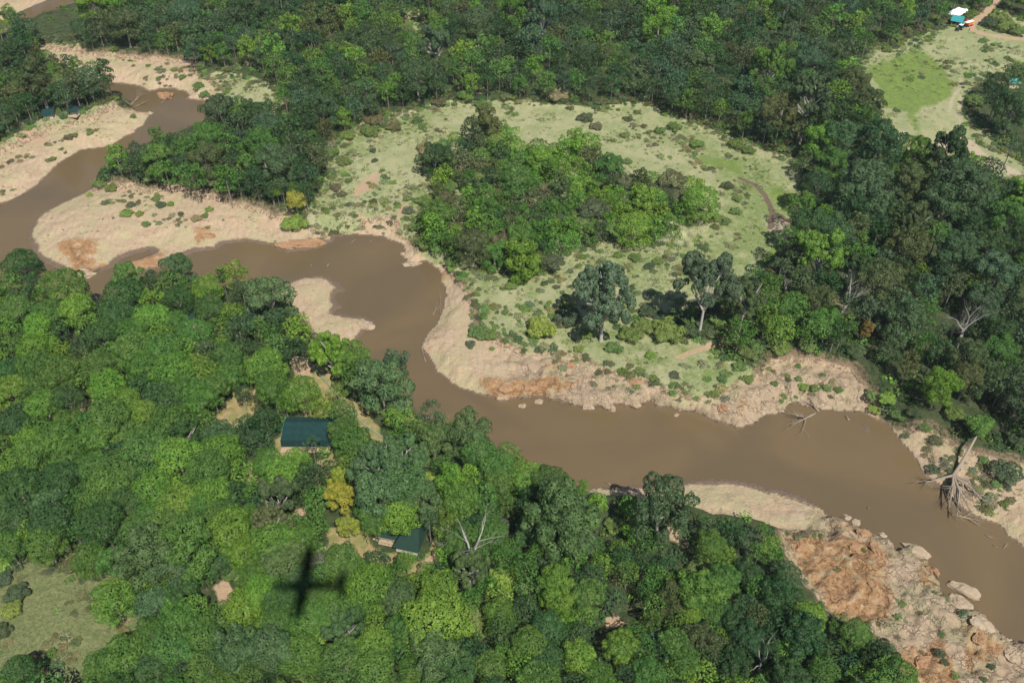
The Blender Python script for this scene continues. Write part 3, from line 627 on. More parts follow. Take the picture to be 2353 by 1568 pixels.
HAND = """
50,610,46,d,D 22,657,35,m,D 58,687,33,d,D 78,655,24,d,L 150,667,56,m,D 292,642,42,m,L 410,618,40,g,L 355,645,27,d,L 287,687,50,d,D 332,664,32,d,D 390,657,36,m,D 475,667,40,b,D 535,630,34,b,L 510,636,16,d,T 557,672,30,g,L 620,682,60,g,L
42,715,40,m,D 175,714,42,b,D 120,725,45,m,D 270,730,46,d,D 350,737,42,b,D 410,690,40,d,D 405,747,38,m,D 482,715,38,d,D 537,725,32,b,D 550,760,36,g,O 15,755,34,b,D 92,752,40,b,D 205,750,36,m,D 240,770,40,d,D 307,765,42,m,D 372,775,36,b,D 450,770,40,m,D 500,760,34,m,D
85,804,45,b,D 142,811,30,b,D 195,800,34,d,D 25,810,36,m,D 258,815,34,m,D 312,806,48,m,D 375,809,48,m,D 425,799,36,b,D 475,809,32,o,O 525,821,42,m,D 572,805,32,d,L 590,850,34,m,D 25,859,40,d,D 82,846,45,m,D 140,859,45,m,D 170,879,35,m,D 225,846,42,m,D 275,846,32,m,D 332,845,46,m,D 400,859,54,b,D 450,857,50,b,D 487,896,40,m,D 532,861,40,m,D 557,904,22,d,L
25,900,45,b,D 75,891,40,m,D 155,919,40,d,D 100,939,45,b,D 250,894,50,b,D 287,925,40,b,D 322,899,36,d,D 380,919,50,d,D 425,896,44,m,D 457,919,44,m,D 32,979,45,d,D 85,985,36,m,D 155,975,38,m,D 250,966,55,m,D 205,975,34,m,D 337,954,38,b,D 410,944,32,d,D 447,956,32,b,D 395,979,54,m,D 475,975,32,m,D
72,1014,42,b,D 135,1020,54,m,D 225,1005,54,m,D 300,1000,42,m,D 425,1000,40,d,O 450,1018,26,d,L 505,1012,46,g,D 567,974,26,d,L 25,1071,45,b,D 72,1052,50,m,D 160,1045,50,m,D 237,1035,32,m,D 267,1050,36,d,D 342,1036,60,m,D 410,1060,60,b,D 475,1084,54,m,D 510,1045,52,b,D 562,1091,36,b,D 50,1129,60,d,D 140,1105,50,d,D 212,1075,42,m,D 275,1082,54,m,D 325,1095,42,d,D 350,1131,50,b,D 250,1124,54,m,D 487,1134,46,b,D 537,1134,36,d,D 412,1154,50,b,D 225,1165,54,m,D 287,1158,46,d,D 120,1155,46,g,L 462,1162,40,m,D 175,1150,34,m,D
27,1195,50,d,D 117,1204,55,d,D 105,1248,46,m,D 237,1204,60,d,D 387,1207,50,m,D 330,1270,76,g,L 425,1255,74,m,L 400,1300,52,g,L 525,1220,55,b,D 562,1265,46,b,D 462,1318,32,m,D 500,1290,38,d,D 500,1195,45,m,D 212,1286,48,m,D 265,1380,54,b,D 350,1385,42,g,D 447,1398,36,b,D 502,1410,32,m,D 560,1400,52,b,D 412,1428,46,m,D 400,1490,55,m,D 462,1465,50,m,D 537,1490,60,g,L 287,1515,56,m,D 230,1530,40,m,D 350,1535,42,d,D 475,1535,50,m,D 40,1362,32,d,B 25,1402,30,b,B 3,1330,28,d,B 5,1450,26,d,B 45,1545,45,d,D 310,1340,32,m,D 155,1300,26,o,B 170,1215,32,m,D 312,1220,44,m,D
638,799,36,m,D 675,806,36,d,L 613,845,50,b,D 625,889,42,m,D 695,904,46,b,D 763,818,48,b,O 818,822,40,m,L 805,859,30,m,L 875,884,70,g,L 908,832,36,g,L 743,939,28,b,D 773,912,26,b,O 612,968,34,d,D 596,1016,36,d,D 790,990,38,m,D 813,1018,48,m,D 716,1019,22,g,O 913,996,28,m,L 933,969,32,b,D 988,954,36,g,O 963,993,36,m,L 1075,996,55,g,L 1000,1023,46,g,L 1100,1036,42,m,D 925,1048,50,g,O 863,1073,60,g,O 925,1111,64,g,L 875,1136,64,g,L 963,1148,54,g,L 1038,1112,42,b,T 1076,1102,30,b,T 1058,1149,50,m,D 1138,1073,46,m,D 1150,1111,42,m,D 1163,1050,36,m,D 680,1066,40,b,D 618,1068,42,m,D 708,1095,36,d,D 650,1092,46,b,D 758,1084,30,d,D 777,1098,29,y,L 781,1138,35,y,L 730,1148,36,m,D 638,1148,50,o,O 693,1125,34,d,D
1188,1071,28,b,D 1213,1098,42,b,D 1263,1112,46,d,D 1285,1182,92,g,L 1338,1120,18,b,T 1521,1167,80,g,L
622,1200,42,o,O 672,1210,36,m,D 723,1207,36,m,D 625,1245,55,b,D 693,1240,40,m,D 858,1192,38,m,D 918,1182,48,b,D 985,1196,28,g,O 797,1207,29,y,L 868,1292,32,d,D 932,1290,26,b,D 973,1260,16,d,B 982,1308,20,b,D 788,1296,50,m,D 650,1290,55,g,D 603,1358,42,b,D 650,1372,46,d,D 720,1378,42,m,D 853,1352,65,b,D 813,1328,46,m,D 913,1373,46,g,D 958,1340,27,b,D 1003,1434,80,b,D 1008,1357,46,b,D 933,1402,32,b,D 763,1403,50,m,D 713,1428,50,m,D 858,1485,50,b,D 788,1453,46,g,O 638,1440,46,m,D 625,1490,55,g,D 688,1503,50,m,D 788,1523,55,m,D 863,1540,50,m,D 913,1503,36,m,D 1088,1490,36,d,L 1050,1535,46,d,L 1125,1528,40,m,D 1078,1310,48,g,O 1145,1365,36,b,D 1150,1415,42,m,D 1063,1243,46,m,D 1125,1228,42,m,D 1158,1285,32,m,D 950,1540,40,m,D
1206,1303,36,m,D 1318,1278,32,b,D 1366,1255,26,m,D 1381,1298,30,b,D 1276,1340,46,b,L 1286,1378,42,b,L 1361,1318,27,d,D 1431,1288,31,d,D 1441,1313,31,m,D 1481,1295,29,d,D 1533,1298,26,d,D 1671,1278,21,b,T 1681,1223,36,d,L 1718,1318,37,d,D 1741,1273,30,m,O 1753,1214,16,m,O 1611,1358,60,m,L 1663,1328,40,m,D 1546,1340,36,m,L 1551,1378,46,o,L 1488,1353,27,m,D 1351,1368,46,m,D 1413,1378,31,g,D 1496,1428,33,m,L 1458,1458,31,m,D 1426,1485,43,b,D 1611,1473,51,o,L 1518,1498,29,d,D 1326,1460,36,d,D 1258,1448,46,d,D 1331,1510,43,b,D 1213,1478,42,m,D 1196,1533,37,b,D 1256,1520,41,d,D 1376,1560,40,m,D 1488,1548,41,m,D 1613,1550,37,b,D 1576,1553,27,b,D 1688,1528,41,d,L 1676,1428,41,d,L 1713,1460,40,d,L 1638,1403,40,m,D 1738,1413,31,o,D 1206,1400,34,d,D 1216,1350,34,m,D 1540,1540,30,m,D 1440,1550,26,d,D
1769,1253,26,b,L 1789,1365,46,d,L 1846,1465,61,d,L 1964,1458,39,m,D 1916,1440,16,m,O 1884,1393,13,m,T 2019,1523,51,d,L 1951,1535,36,d,D 1814,1553,51,d,L 1969,1553,31,b,D 1760,1500,38,d,L 1900,1500,36,d,D 1740,1350,28,m,D
1388,694,78,h,O 1243,756,40,b,B 1626,654,70,h,O 1731,629,25,d,D 1713,689,42,o,O 1536,762,46,m,B 1451,769,34,m,B 1488,716,26,d,B 1306,731,34,d,B
1884,590,60,b,O 1985,432,66,g,L 1859,519,46,d,L 1919,534,46,g,L 1901,489,23,b,D 1964,476,40,d,L 2094,414,42,o,L 2164,476,60,g,L 2214,432,70,g,L 2096,514,42,o,O 2084,569,58,o,L 1976,556,22,m,T 2021,644,56,o,D 2201,581,52,g,L 2076,732,54,g,L 2062,694,36,g,L 2296,631,56,g,L 2314,502,46,m,L 2334,564,46,d,L 1989,758,20,r,T 1901,744,38,m,L 1939,748,30,m,L 1839,782,20,b,D 1801,714,40,m,L 1700,762,36,m,L 1660,742,30,m,B 1760,732,36,m,L 1590,765,28,d,B 1680,702,30,o,L 1740,795,26,m,B 1480,748,26,m,B 1520,730,20,d,B 1410,800,22,m,B 1345,770,20,m,B 1794,614,28,o,O 2121,619,19,b,D 2091,644,21,d,T 1951,694,22,d,D 2189,657,31,o,L 2164,611,28,d,L 2326,707,37,d,L 2290,757,42,d,L 2014,542,34,d,L 2034,520,28,d,L 2314,439,28,d,L 1770,690,34,m,O 1845,640,34,g,L 1830,700,32,m,L 1870,760,34,m,L 2240,520,38,d,L 2250,650,34,m,L 2130,660,34,g,L 2130,790,30,m,L 2250,760,34,d,L
2159,888,46,b,L 2245,985,32,m,B 2089,836,27,o,T 2164,808,36,d,L 2226,818,44,o,L 2276,858,34,g,L 1964,808,26,d,B 2051,800,30,g,L 1851,802,22,m,B 2326,858,30,g,O 2244,896,22,g,T 2314,1088,42,d,B 2189,950,26,m,B 2339,1012,34,d,B 2310,940,30,d,B 2120,845,24,d,B 1790,810,30,m,B 1720,812,26,m,B
1859,234,52,g,O 1964,190,40,o,L 2026,334,62,d,L 2176,352,50,d,O 2326,177,30,o,L 2274,192,19,d,T 2239,232,29,m,B 2289,227,32,d,L 2326,252,42,d,L 2326,332,29,g,O 2296,302,17,d,B 2289,42,28,m,B 2314,62,30,m,B 2276,54,24,d,B 2339,74,22,m,B
362,320,23,m,T 267,362,31,b,L 317,352,27,g,L 500,252,40,g,L 545,285,36,g,L 590,262,40,d,L 638,374,48,g,L 680,464,23,y,D 640,463,13,b,D 700,400,34,d,L 690,340,36,g,L 600,330,40,m,L 530,340,34,m,L 470,365,40,o,L 420,345,30,m,L 570,385,36,m,L 520,415,34,m,L 440,405,34,m,L 380,395,30,m,L 330,390,30,d,L 700,440,24,d,L 590,430,34,d,L 660,300,36,d,L 740,250,40,g,L
"""
KN = {'D': 'dome', 'L': 'lump', 'T': 'tall', 'O': 'open', 'B': 'bush'}
for tok in HAND.split():
    x, y, r, c, k = tok.split(','); TREES.append(dict(px=float(x), py=float(y), r=float(r), c=c, k=KN[k], hand=True))

CLEAR = [(2195, 765, 52), (1989, 795, 26), (1945, 690, 26), (125, 8, 48), (60, 5, 30), (540, 930, 44), (672, 1186, 30), (505, 1366, 28), (800, 1245, 48), (130, 1420, 110), (220, 1440, 70), (60, 1500, 60), (705, 1000, 50), (700, 860, 28), (845, 985, 36), (920, 1232, 46), (190, 930, 26), (1560, 1250, 34), (740, 1065, 26), (440, 735, 20), (112, 262, 18), (1420, 1425, 36), (30, 715, 10), (955, 45, 22), (640, 1045, 20), (2190, 350, 0), (60, 300, 40)]
FILLS = {
 'far': ([(-200,-95),(2560,-95),(2560,10),(2300,10),(2280,-5),(2180,8),(2150,50),(2060,75),(1985,105),(1960,150),(1995,230),(2025,310),(2080,345),(2230,372),(2352,425),(2560,450),(2560,960),(2330,960),(2240,900),(2110,800),(1990,790),(1880,790),(1760,780),(1690,760),(1650,720),(1740,640),(1790,575),(1830,505),(1830,440),(1795,350),(1720,300),(1640,275),(1540,245),(1440,222),(1330,216),(1200,205),(1040,200),(940,212),(870,245),(800,270),(740,300),(700,290),(650,240),(645,180),(560,160),(480,150),(440,122),(350,108),(280,104),(200,95),(170,60),(190,25),(120,60),(40,70),(-200,120)], 1.0, 'dddggggmmob', 'LLLLLDDO'),
 'top_left': ([(-200,110),(60,105),(100,130),(250,150),(268,180),(225,200),(195,235),(150,262),(100,272),(60,270),(0,310),(-200,380)], 1.0, 'dddgmmo', 'LLTTD'),
 'mid_left': ([(250,380),(300,340),(400,325),(470,300),(490,230),(540,235),(600,230),(680,280),(735,330),(730,390),(705,460),(660,470),(600,455),(500,440),(400,415),(330,415),(260,405)], 0.95, 'ddgmmo', 'LLDB'),
 'island': ([(1010,330),(1060,310),(1110,285),(1150,290),(1200,340),(1270,340),(1340,315),(1400,380),(1460,420),(1540,410),(1620,440),(1630,480),(1560,520),(1480,540),(1400,540),(1330,545),(1280,600),(1210,630),(1140,600),(1090,590),(1010,570),(985,540),(1000,470),(1010,420),(985,370)], 0.95, 'bmmmdmbo', 'LDLTB'),
 'near': ([(-220,625),(90,625),(200,690),(330,650),(560,640),(660,700),(700,770),(830,840),(920,850),(935,960),(1100,1010),(1230,1080),(1380,1150),(1600,1190),(1770,1240),(1820,1350),(1890,1430),(2010,1480),(2060,1560),(2090,1720),(-220,1720)], 0.85, 'mmmbbdg', 'DDLB'),
}
def in_poly(x, y, poly):
    ins = False; n = len(poly)
    for i in range(n):
        ax, ay = poly[i]; bx, by = poly[(i + 1) % n]
        if (ay > y) != (by > y) and x < (bx - ax) * (y - ay) / (by - ay) + ax: ins = not ins
    return ins

def place(t):
    """turn crown px into a base point, crown radius and height in metres"""
    d = ray(t['px'], t['py']); z = 15.0
    for _ in range(4):
        s = (z - CAMH) / d[2]; x, y = d[0] * s, d[1] * s; dp = depth_of(x, y, z)
        rm = t['r'] * 1.03 * dp / FPX; g = max(0.4, ground(x, y))
        k = t['k']
        if 'hj' not in t: t['hj'] = rnd.uniform(0.85, 1.25)
        if k == 'bush': hc = 0.35 * rm * t['hj']
        elif k == 'tall': hc = (3.0 + 1.45 * rm) * t['hj']
        elif k == 'dome': hc = (3.5 + 0.95 * rm) * t['hj']
        elif k == 'open': hc = (6.0 + 1.1 * rm) * t['hj']
        else: hc = (3.2 + 1.15 * rm) * t['hj']
        if t.get('island'): hc = (1.0 + 0.75 * rm) * t['hj']
        z = g + hc
    t.update(x=x, y=y, g=ground(x, y), hc=hc, rm=rm, dep=dp)
    return t
for t in TREES: place(t)
hand_n = len(TREES)
for name, (poly, dens, cs, ks) in FILLS.items():
    bx = [p[0] for p in poly]; by = [p[1] for p in poly]
    area = 0
    tries = 40000 if name == 'far' else 9000
    near_list = [(t['px'], t['py'], t['r']) for t in TREES]
    arr = np.array(near_list)
    for _ in range(tries):
        x = rnd.uniform(min(bx), max(bx)); y = rnd.uniform(min(by), max(by))
        if not in_poly(x, y, poly): continue
        dp = CAMH / max(0.2, (ST + (y - PH / 2) / FPX * CT))
        base = {'far': 6.3, 'top_left': 5.2, 'mid_left': 4.8, 'island': 5.0, 'near': 4.4}[name]
        r = base * rnd.choice((0.7, 0.85, 1.0, 1.0, 1.2, 1.5)) * FPX / dp
        dd = np.hypot(arr[:, 0] - x, (arr[:, 1] - y) * 1.25); lim = {'near': .56, 'island': .50, 'far': .56 if y < 330 else .68}.get(name, .56) * (arr[:, 2] + r)
        if (dd < lim).any(): continue
        if any(math.hypot(x - cx, y - cy) < cr + r * 0.8 for cx, cy, cr in CLEAR): continue
        k = KN[rnd.choice(ks)]; c = rnd.choice(cs)
        if name == 'island' and x > 1300 and rnd.random() < .7: c = 'b'
        if name == 'island' and k == 'bush': c = rnd.choice('mdo')
        t = place(dict(px=x, py=y, r=r, c=c, k=k, hand=False, island=(name == 'island'), zone=name))
        xx, yy = t['x'], t['y']
        if float(samp(dw, xx, yy)) > -1.0: continue
        if name != 'island' and (float(samp(sand, xx, yy)) > 0.5 or float(samp(grass, xx, yy)) > 0.6 or float(samp(lawn, xx, yy)) > 0.5 or float(samp(track, xx, yy)) > 0.4): continue
        TREES.append(t); arr = np.vstack([arr, (x, y, r)])
print('trees', hand_n, len(TREES))
for t in TREES:                          # nothing grows in the river
    for _ in range(12):
        if float(samp(dw, t['x'], t['y'])) < -0.6: break
        t['hc'] *= 0.93; d = ray(t['px'], t['py']); s = (max(0.4, t['g']) + t['hc'] - CAMH) / d[2]
        t['x'], t['y'] = d[0] * s, d[1] * s; t['g'] = ground(t['x'], t['y'])
    t['g'] = max(t['g'], 0.0)

# the 300 that show largest are things of their own, the rest one far wood
def shown(t):
    inside = -t['r'] * .6 < t['px'] < PW + t['r'] * .6 and -t['r'] * .6 < t['py'] < PH + t['r'] * .6
    return t['r'] if inside else -1
bushes = [t for t in TREES if t['k'] == 'bush']; trees = [t for t in TREES if t['k'] != 'bush']
trees.sort(key=lambda t: (-(t['c'] in 'yr'), -shown(t)))
ONE = trees[:300]; REST = trees[300:] + [t for t in bushes if shown(t) < 0 or not t['hand'] and t['r'] < 16]
BUSH = [t for t in bushes if not (shown(t) < 0 or not t['hand'] and t['r'] < 16)]

def jitter(c, k=0.14):
    f = 1 + rnd.uniform(-k, k); return (c[0] * f * (1 + rnd.uniform(-k, k)), c[1] * f, c[2] * f * (1 + rnd.uniform(-k, k)), 1.0)
PROTO = {}
NAMES = {'dome': 'domed_tree', 'lump': 'broadleaf_tree', 'tall': 'tall_tree', 'open': 'open_crowned_tree', 'bush': 'bush'}
def make_tree(t):
    k = t['k']; var = rnd.randrange(len(KINDS[k])); key = (k, var)
    if key not in PROTO:
        root = empty(NAMES[k], (0, 0, 0))
        tr = link('trunk' if k != 'bush' else 'stem', rnd.choice(TRUNKS_OPEN if k == 'open' else TRUNKS), root)
        cr = link('crown', KINDS[k][var], root); PROTO[key] = (root, tr, cr); new = False
    else:
        root, tr, cr = (o.copy() for o in PROTO[key])
        for o in (root, tr, cr): COL.objects.link(o)
        tr.parent = root; cr.parent = root
    root.location = (t['x'], t['y'], t['g'] - 0.1); root.rotation_euler = (0, 0, rnd.uniform(0, 6.28))
    r = t['rm']; hc = t['hc']
    sx, sy = rnd.uniform(.92, 1.1), rnd.uniform(.92, 1.1)
    tr.scale = (r * .75, r * .75, hc * 1.02); cr.location = (0, 0, hc)
    zs = {'dome': 1.0, 'lump': 1.08, 'tall': 1.05, 'open': 1.32, 'bush': 0.95}[k]
    cr.scale = (r * sx, r * sy, r * zs); cr.color = jitter(COLS[t['c']])
    if k == 'bush':
        c = COLS[t['c']]; cr.color = jitter((c[0] * 1.35 + .03, c[1] * 1.12 + .015, c[2] * 1.3 + .015)); cr.scale.z *= .75
    if k != 'bush' and t['c'] in 'dg' and t['py'] > 600 and t['px'] < 1500:
        q = cr.color; cr.color = (q[0] * 1.28, q[1] * 1.30, q[2] * 1.05, 1)
    t['obj'] = root
    return root
for t in ONE + BUSH: make_tree(t)

# ---- the far wood: one object
def lowres(kind, seed, n, leaf):
    rng = np.random.default_rng(seed); return leaf_cloud(rng, lobes_for(rng, kind), n, leaf, -1.2, jit=0.42)
LOW = {k: [lowres(k, 300 + i, n, lf) for i in range(3)] for k, n, lf in (('dome', 4600, 0.115), ('lump', 4600, 0.105), ('tall', 3800, 0.125), ('open', 3000, 0.09), ('bush', 2000, 0.15))}
def many(name, items, label=None):
    V = []; T = []; C = []
    for (v, ti, x, y, z, sr, sz, rot, col) in items:
        c, s = math.cos(rot), math.sin(rot)
        q = np.empty_like(v); q[:, 0] = (v[:, 0] * c - v[:, 1] * s) * sr + x; q[:, 1] = (v[:, 0] * s + v[:, 1] * c) * sr + y; q[:, 2] = v[:, 2] * sz + z
        V.append(q); T.append(ti); C.append(np.tile(np.array(col, np.float32), (len(v), 1)))
    V = np.concatenate(V); T = np.concatenate(T); C = np.concatenate(C)
    me = mesh_from(name, V, np.arange(len(V)).reshape(-1, 4), M_LEAFA)
    a = me.attributes.new('tint', 'FLOAT', 'POINT'); a.data.foreach_set('value', T.astype(np.float32))
    a = me.attributes.new('leafcol', 'FLOAT_COLOR', 'POINT'); a.data.foreach_set('color', C.astype(np.float32).ravel())
    o = link(name, me); tag(o, label, kind='stuff'); return o
def trunk_quads(h, r):
    out = []
    for k in range(5):
        a0, a1 = 2 * math.pi * k / 5, 2 * math.pi * (k + 1) / 5
        out += [(r * math.cos(a0), r * math.sin(a0), -0.3), (r * math.cos(a1), r * math.sin(a1), -0.3), (r * .6 * math.cos(a1), r * .6 * math.sin(a1), h), (r * .6 * math.cos(a0), r * .6 * math.sin(a0), h)]
    return np.array(out)
items = []
for t in REST:
    v, ti = rnd.choice(LOW[t['k']]); r = t['rm']
    zs = {'dome': 1.0, 'lump': 1.1, 'tall': 1.1, 'open': 1.15, 'bush': 0.9}[t['k']]
    items.append((v, ti, t['x'], t['y'], t['g'] + t['hc'], r, r * zs, rnd.uniform(0, 6.28), tuple(q * (1.0 if i < 3 else 1) for i, q in enumerate(jitter(COLS[t['c']], .18)))))
    if t['k'] != 'bush':
        q = trunk_quads(t['hc'], 0.055 * r); items.append((q, np.full(len(q), .5), t['x'], t['y'], t['g'], 1, 1, 0, (0.26, 0.23, 0.19, 1)))
many('distant_forest', items, 'dense dark green far wood beyond the grassy oxbow')

# ------------------------------------------------------------------ undergrowth and meadow scrub (stuff)
def clump(seed, n, leaf, sq=0.8):
    rng = np.random.default_rng(seed)
    L = [(np.array([rng.uniform(-.6, .6), rng.uniform(-.6, .6), rng.uniform(0, .5) * sq]), rng.uniform(.3, .5)) for _ in range(6)]
    return leaf_cloud(rng, L, n, leaf, 0.0, up=-0.1)
CL = [clump(500 + i, 130, 0.30) for i in range(5)]; CS = [clump(520 + i, 60, 0.36, .5) for i in range(5)]
items = []
xr = lambda: rnd.uniform(-300, 300)
cnt = 0
for _ in range(30000):
    y = 85 + 460 * rnd.random() ** 1.25; w = 0.60 * (y * CT + CAMH * ST) + 15; x = rnd.uniform(-w, w)
    if float(samp(grass, x, y)) > .4 or float(samp(sand, x, y)) > .3 or float(samp(lawn, x, y)) > .3 or float(samp(dw, x, y)) > -1 or float(samp(track, x, y)) > .2 or float(samp(red, x, y)) > .3: continue
    if vnoise(np.array(x / 9), np.array(y / 9), 90) < 0.28: continue
    v, ti = rnd.choice(CL); s = rnd.choice((.9, 1.2, 1.6, 2.2, 2.8)); c = jitter(COLS[rnd.choice('dddmgomb')], .2)
    items.append((v, ti, x, y, ground(x, y) - .1, s, s * rnd.uniform(.6, 1.1), rnd.uniform(0, 6.28), c)); cnt += 1
    if cnt > 8500: break
many('undergrowth', items, 'dark green undergrowth between the trees on the forest floor')
items = []; cnt = 0
for _ in range(90000):
    y = 85 + 460 * rnd.random(); x = rnd.uniform(-290, 290)
    g = float(samp(grass, x, y)); s_ = float(samp(sand, x, y))
    if float(samp(dw, x, y)) > -1.2 or float(samp(track, x, y)) > .3 or float(samp(red, x, y)) > .4: continue
    n = float(fbm(np.array(x / 16), np.array(y / 16), 61, 3)); n2 = float(vnoise(np.array(x / 5), np.array(y / 5), 62))
    if g > .4 and s_ < .5:
        if rnd.random() > sstep(.42, .66, n) * .9 + .16 or n2 < .25: continue
        col = rnd.choice('mbodpp'); s = rnd.choice((.35, .45, .6, .8, 1.1)) * (1.35 if n > .58 else 1)
    elif s_ > .5:
        dist = -float(samp(dw, x, y))
        if dist < 4 or rnd.random() > .10 + .5 * g + .35 * (n > .6): continue
        col = rnd.choice('mopbp'); s = rnd.choice((.3, .4, .5, .8))
    else: continue
    v, ti = rnd.choice(CS); c = jitter(COLS[col], .25); c = (c[0] * 1.15 + .02, c[1] * 1.05 + .015, c[2] + .01, 1)
    items.append((v, ti, x, y, ground(x, y) - .05, s, s * rnd.uniform(.45, .9), rnd.uniform(0, 6.28), c)); cnt += 1
    if cnt > 15000: cnt = 15000; break
SCRUBZ = [([(1560,330),(1700,330),(1730,400),(1700,560),(1620,640),(1520,660),(1500,600),(1600,560),(1640,470)], .50), ([(740,330),(860,262),(1000,240),(1040,290),(970,330),(880,330),(800,380),(770,460),(720,470)], .55), ([(1050,590),(1300,600),(1500,560),(1600,600),(1500,680),(1300,660),(1150,680),(1080,650)], .34),
 ([(700,480),(800,470),(910,470),(900,520),(780,530),(690,520)], .6), ([(230,425),(480,455),(480,520),(250,500)], .28), ([(500,470),(640,495),(760,530),(640,560),(520,530)], .3), ([(1985,920),(2150,985),(2240,1045),(2352,1120),(2300,1180),(2180,1100),(2080,1030),(2000,965)], .75), ([(1250,790),(1480,850),(1720,800),(1760,840),(1700,920),(1560,930),(1400,890),(1280,850)], .5),
 ([(1760,835),(1980,850),(1990,900),(1790,905)], .25), ([(30,1300),(260,1230),(340,1420),(250,1568),(0,1568)], .34), ([(1780,1210),(1960,1225),(2150,1300),(2352,1480),(2352,1568),(2050,1540),(1880,1420)], .30), ([(460,165),(640,200),(650,290),(540,270)], .7), ([(240,130),(450,150),(500,230),(330,215)], .22), ([(0,370),(190,290),(260,300),(150,380),(0,460)], .28), ([(930,430),(1010,420),(1000,600),(930,530)], .8), ([(1050,620),(1090,690),(1130,780),(1090,760)], .6), ([(1440,270),(1720,320),(1800,370),(1700,380),(1450,330)], .4), ([(1140,750),(1320,780),(1300,820),(1150,800)], .4)]
for poly, dens in SCRUBZ:
    P = P2W(poly, 4); lo, hi = P.min(0), P.max(0); n_ = int((hi[0] - lo[0]) * (hi[1] - lo[1]) * dens * .62); pl = [tuple(q) for q in P]
    for _ in range(n_):
        x = rnd.uniform(lo[0], hi[0]); y = rnd.uniform(lo[1], hi[1])
        if not in_poly(x, y, pl) or float(samp(dw, x, y)) > -1.5 or float(samp(track, x, y)) > .3 or float(samp(orange, x, y)) > .75 and rnd.random() < .8: continue
        if float(fbm(np.array(x / 7), np.array(y / 7), 75, 3)) < .64 - .32 * dens: continue
        if max(float(samp(grass, x, y)), float(samp(sand, x, y))) < .25: continue
        if float(samp(marsh, x, y)) > .5 and rnd.random() < .9: continue
        r = rnd.choice((.4, .5, .6, .8, 1.0, 1.3, 1.7)); c = jitter(COLS[rnd.choice('oppgoppmo')], .28); c = (c[0] * 1.25 + .03, c[1] * 1.12 + .015, c[2] * 1.2 + .015, 1)
        v, ti = rnd.choice(CL) if r < .7 else LOW['bush'][rnd.randrange(3)]; v = v[:2400]; ti = ti[:2400]
        if r < .7: r *= 1.2
        items.append((v, ti, x, y, ground(x, y) + .02, r, r * rnd.uniform(.45, .8), rnd.uniform(0, 6.28), c))
print('scrub items', len(items))
for _ in range(60000):
    y = 95 + 440 * rnd.random(); x = rnd.uniform(-290, 290); g = float(samp(grass, x, y)); s_ = float(samp(sand, x, y))
    if float(samp(dw, x, y)) > -2 or s_ > .5 or float(samp(track, x, y)) > .2 or float(samp(pale, x, y)) > .3: continue
    if float(samp(marsh, x, y)) > .5 and rnd.random() < .93: continue
    n = float(fbm(np.array(x / 13), np.array(y / 13), 71, 3))
    if not (.05 < g < .97 and n > .42 or g >= .97 and n > .60 and rnd.random() < .5): continue
    v, ti = rnd.choice(LOW['bush']); r = rnd.choice((.8, 1.0, 1.3, 1.7, 2.2)); c = jitter(COLS[rnd.choice('mopmdpg')], .25); c = (c[0] * 1.35 + .02, c[1] * 1.25 + .015, c[2] * 1.2 + .01, 1)
    k = rnd.randrange(3); v = LOW['bush'][k][0][:3200]; ti = LOW['bush'][k][1][:3200]
    items.append((v, ti, x, y, ground(x, y) + .1, r, r * rnd.uniform(.55, .9), rnd.uniform(0, 6.28), c)); cnt += 1
    if cnt > 16400: break
gb = blur(np.clip(grass, 0, 1), 11); cnt2 = 0
for _ in range(60000):                     # thickets that hide the foot of the wood along the meadow
    y = 120 + 420 * rnd.random(); x = rnd.uniform(-290, 290); g = float(samp(gb, x, y))
    if not .06 < g < .62 or float(samp(dw, x, y)) > -3 or float(samp(sand, x, y)) > .4 or float(samp(lawn, x, y)) > .3 or float(samp(track, x, y)) > .2 or float(samp(pale, x, y)) > .3: continue
    if rnd.random() > 1.25 - 1.6 * abs(g - .28) or float(vnoise(np.array(x / 8), np.array(y / 8), 78)) < .25: continue
    k = rnd.randrange(3); v, ti = LOW['bush'][k]; v = v[:3600]; ti = ti[:3600]; r = rnd.choice((1.1, 1.5, 2.0, 2.6, 3.1)) * (1 if g < .45 else .6); c = jitter(COLS[rnd.choice('dmogmop')], .25); c = (c[0] * 1.2 + .015, c[1] * 1.08 + .01, c[2] * 1.15 + .01, 1)
    items.append((v, ti, x, y, ground(x, y) + .2, r, r * rnd.uniform(.6, 1.0), rnd.uniform(0, 6.28), c)); cnt2 += 1
    if cnt2 > 1100: break
many('meadow_scrub', items, 'low tufts and scrub scattered over the pale meadow and sand banks')

# tufts of pale reeds on the oxbow meadow
def reeds(seed, n):
    rng = np.random.default_rng(seed); V = []
    for _ in range(n):
        x, y = rng.normal(size=2) * .45; a = rng.uniform(0, 6.28); h = rng.uniform(.5, 1.0); w = .035; l = rng.uniform(-.25, .25, 2)
        V += [(x - w * math.cos(a), y - w * math.sin(a), 0), (x + w * math.cos(a), y + w * math.sin(a), 0), (x + l[0] + w * .4, y + l[1], h), (x + l[0] - w * .4, y + l[1], h)]
    V = np.array(V); return V, np.repeat(rng.uniform(0, 1, n), 4)
items = []
rd = [reeds(1, 260), reeds(2, 260)]
for k in range(60):
    px, py = 1545 + rnd.gauss(0, 26), 540 + rnd.gauss(0, 9); x, y, z = hit(px, py); v, ti = rnd.choice(rd)
    items.append((v, ti, x, y, z, rnd.uniform(1.3, 2), rnd.uniform(1.5, 2.6), rnd.uniform(0, 6), (.80, .80, .50, 1)))
many('pale_reeds', items, 'bed of pale dry reeds beside the green thicket')

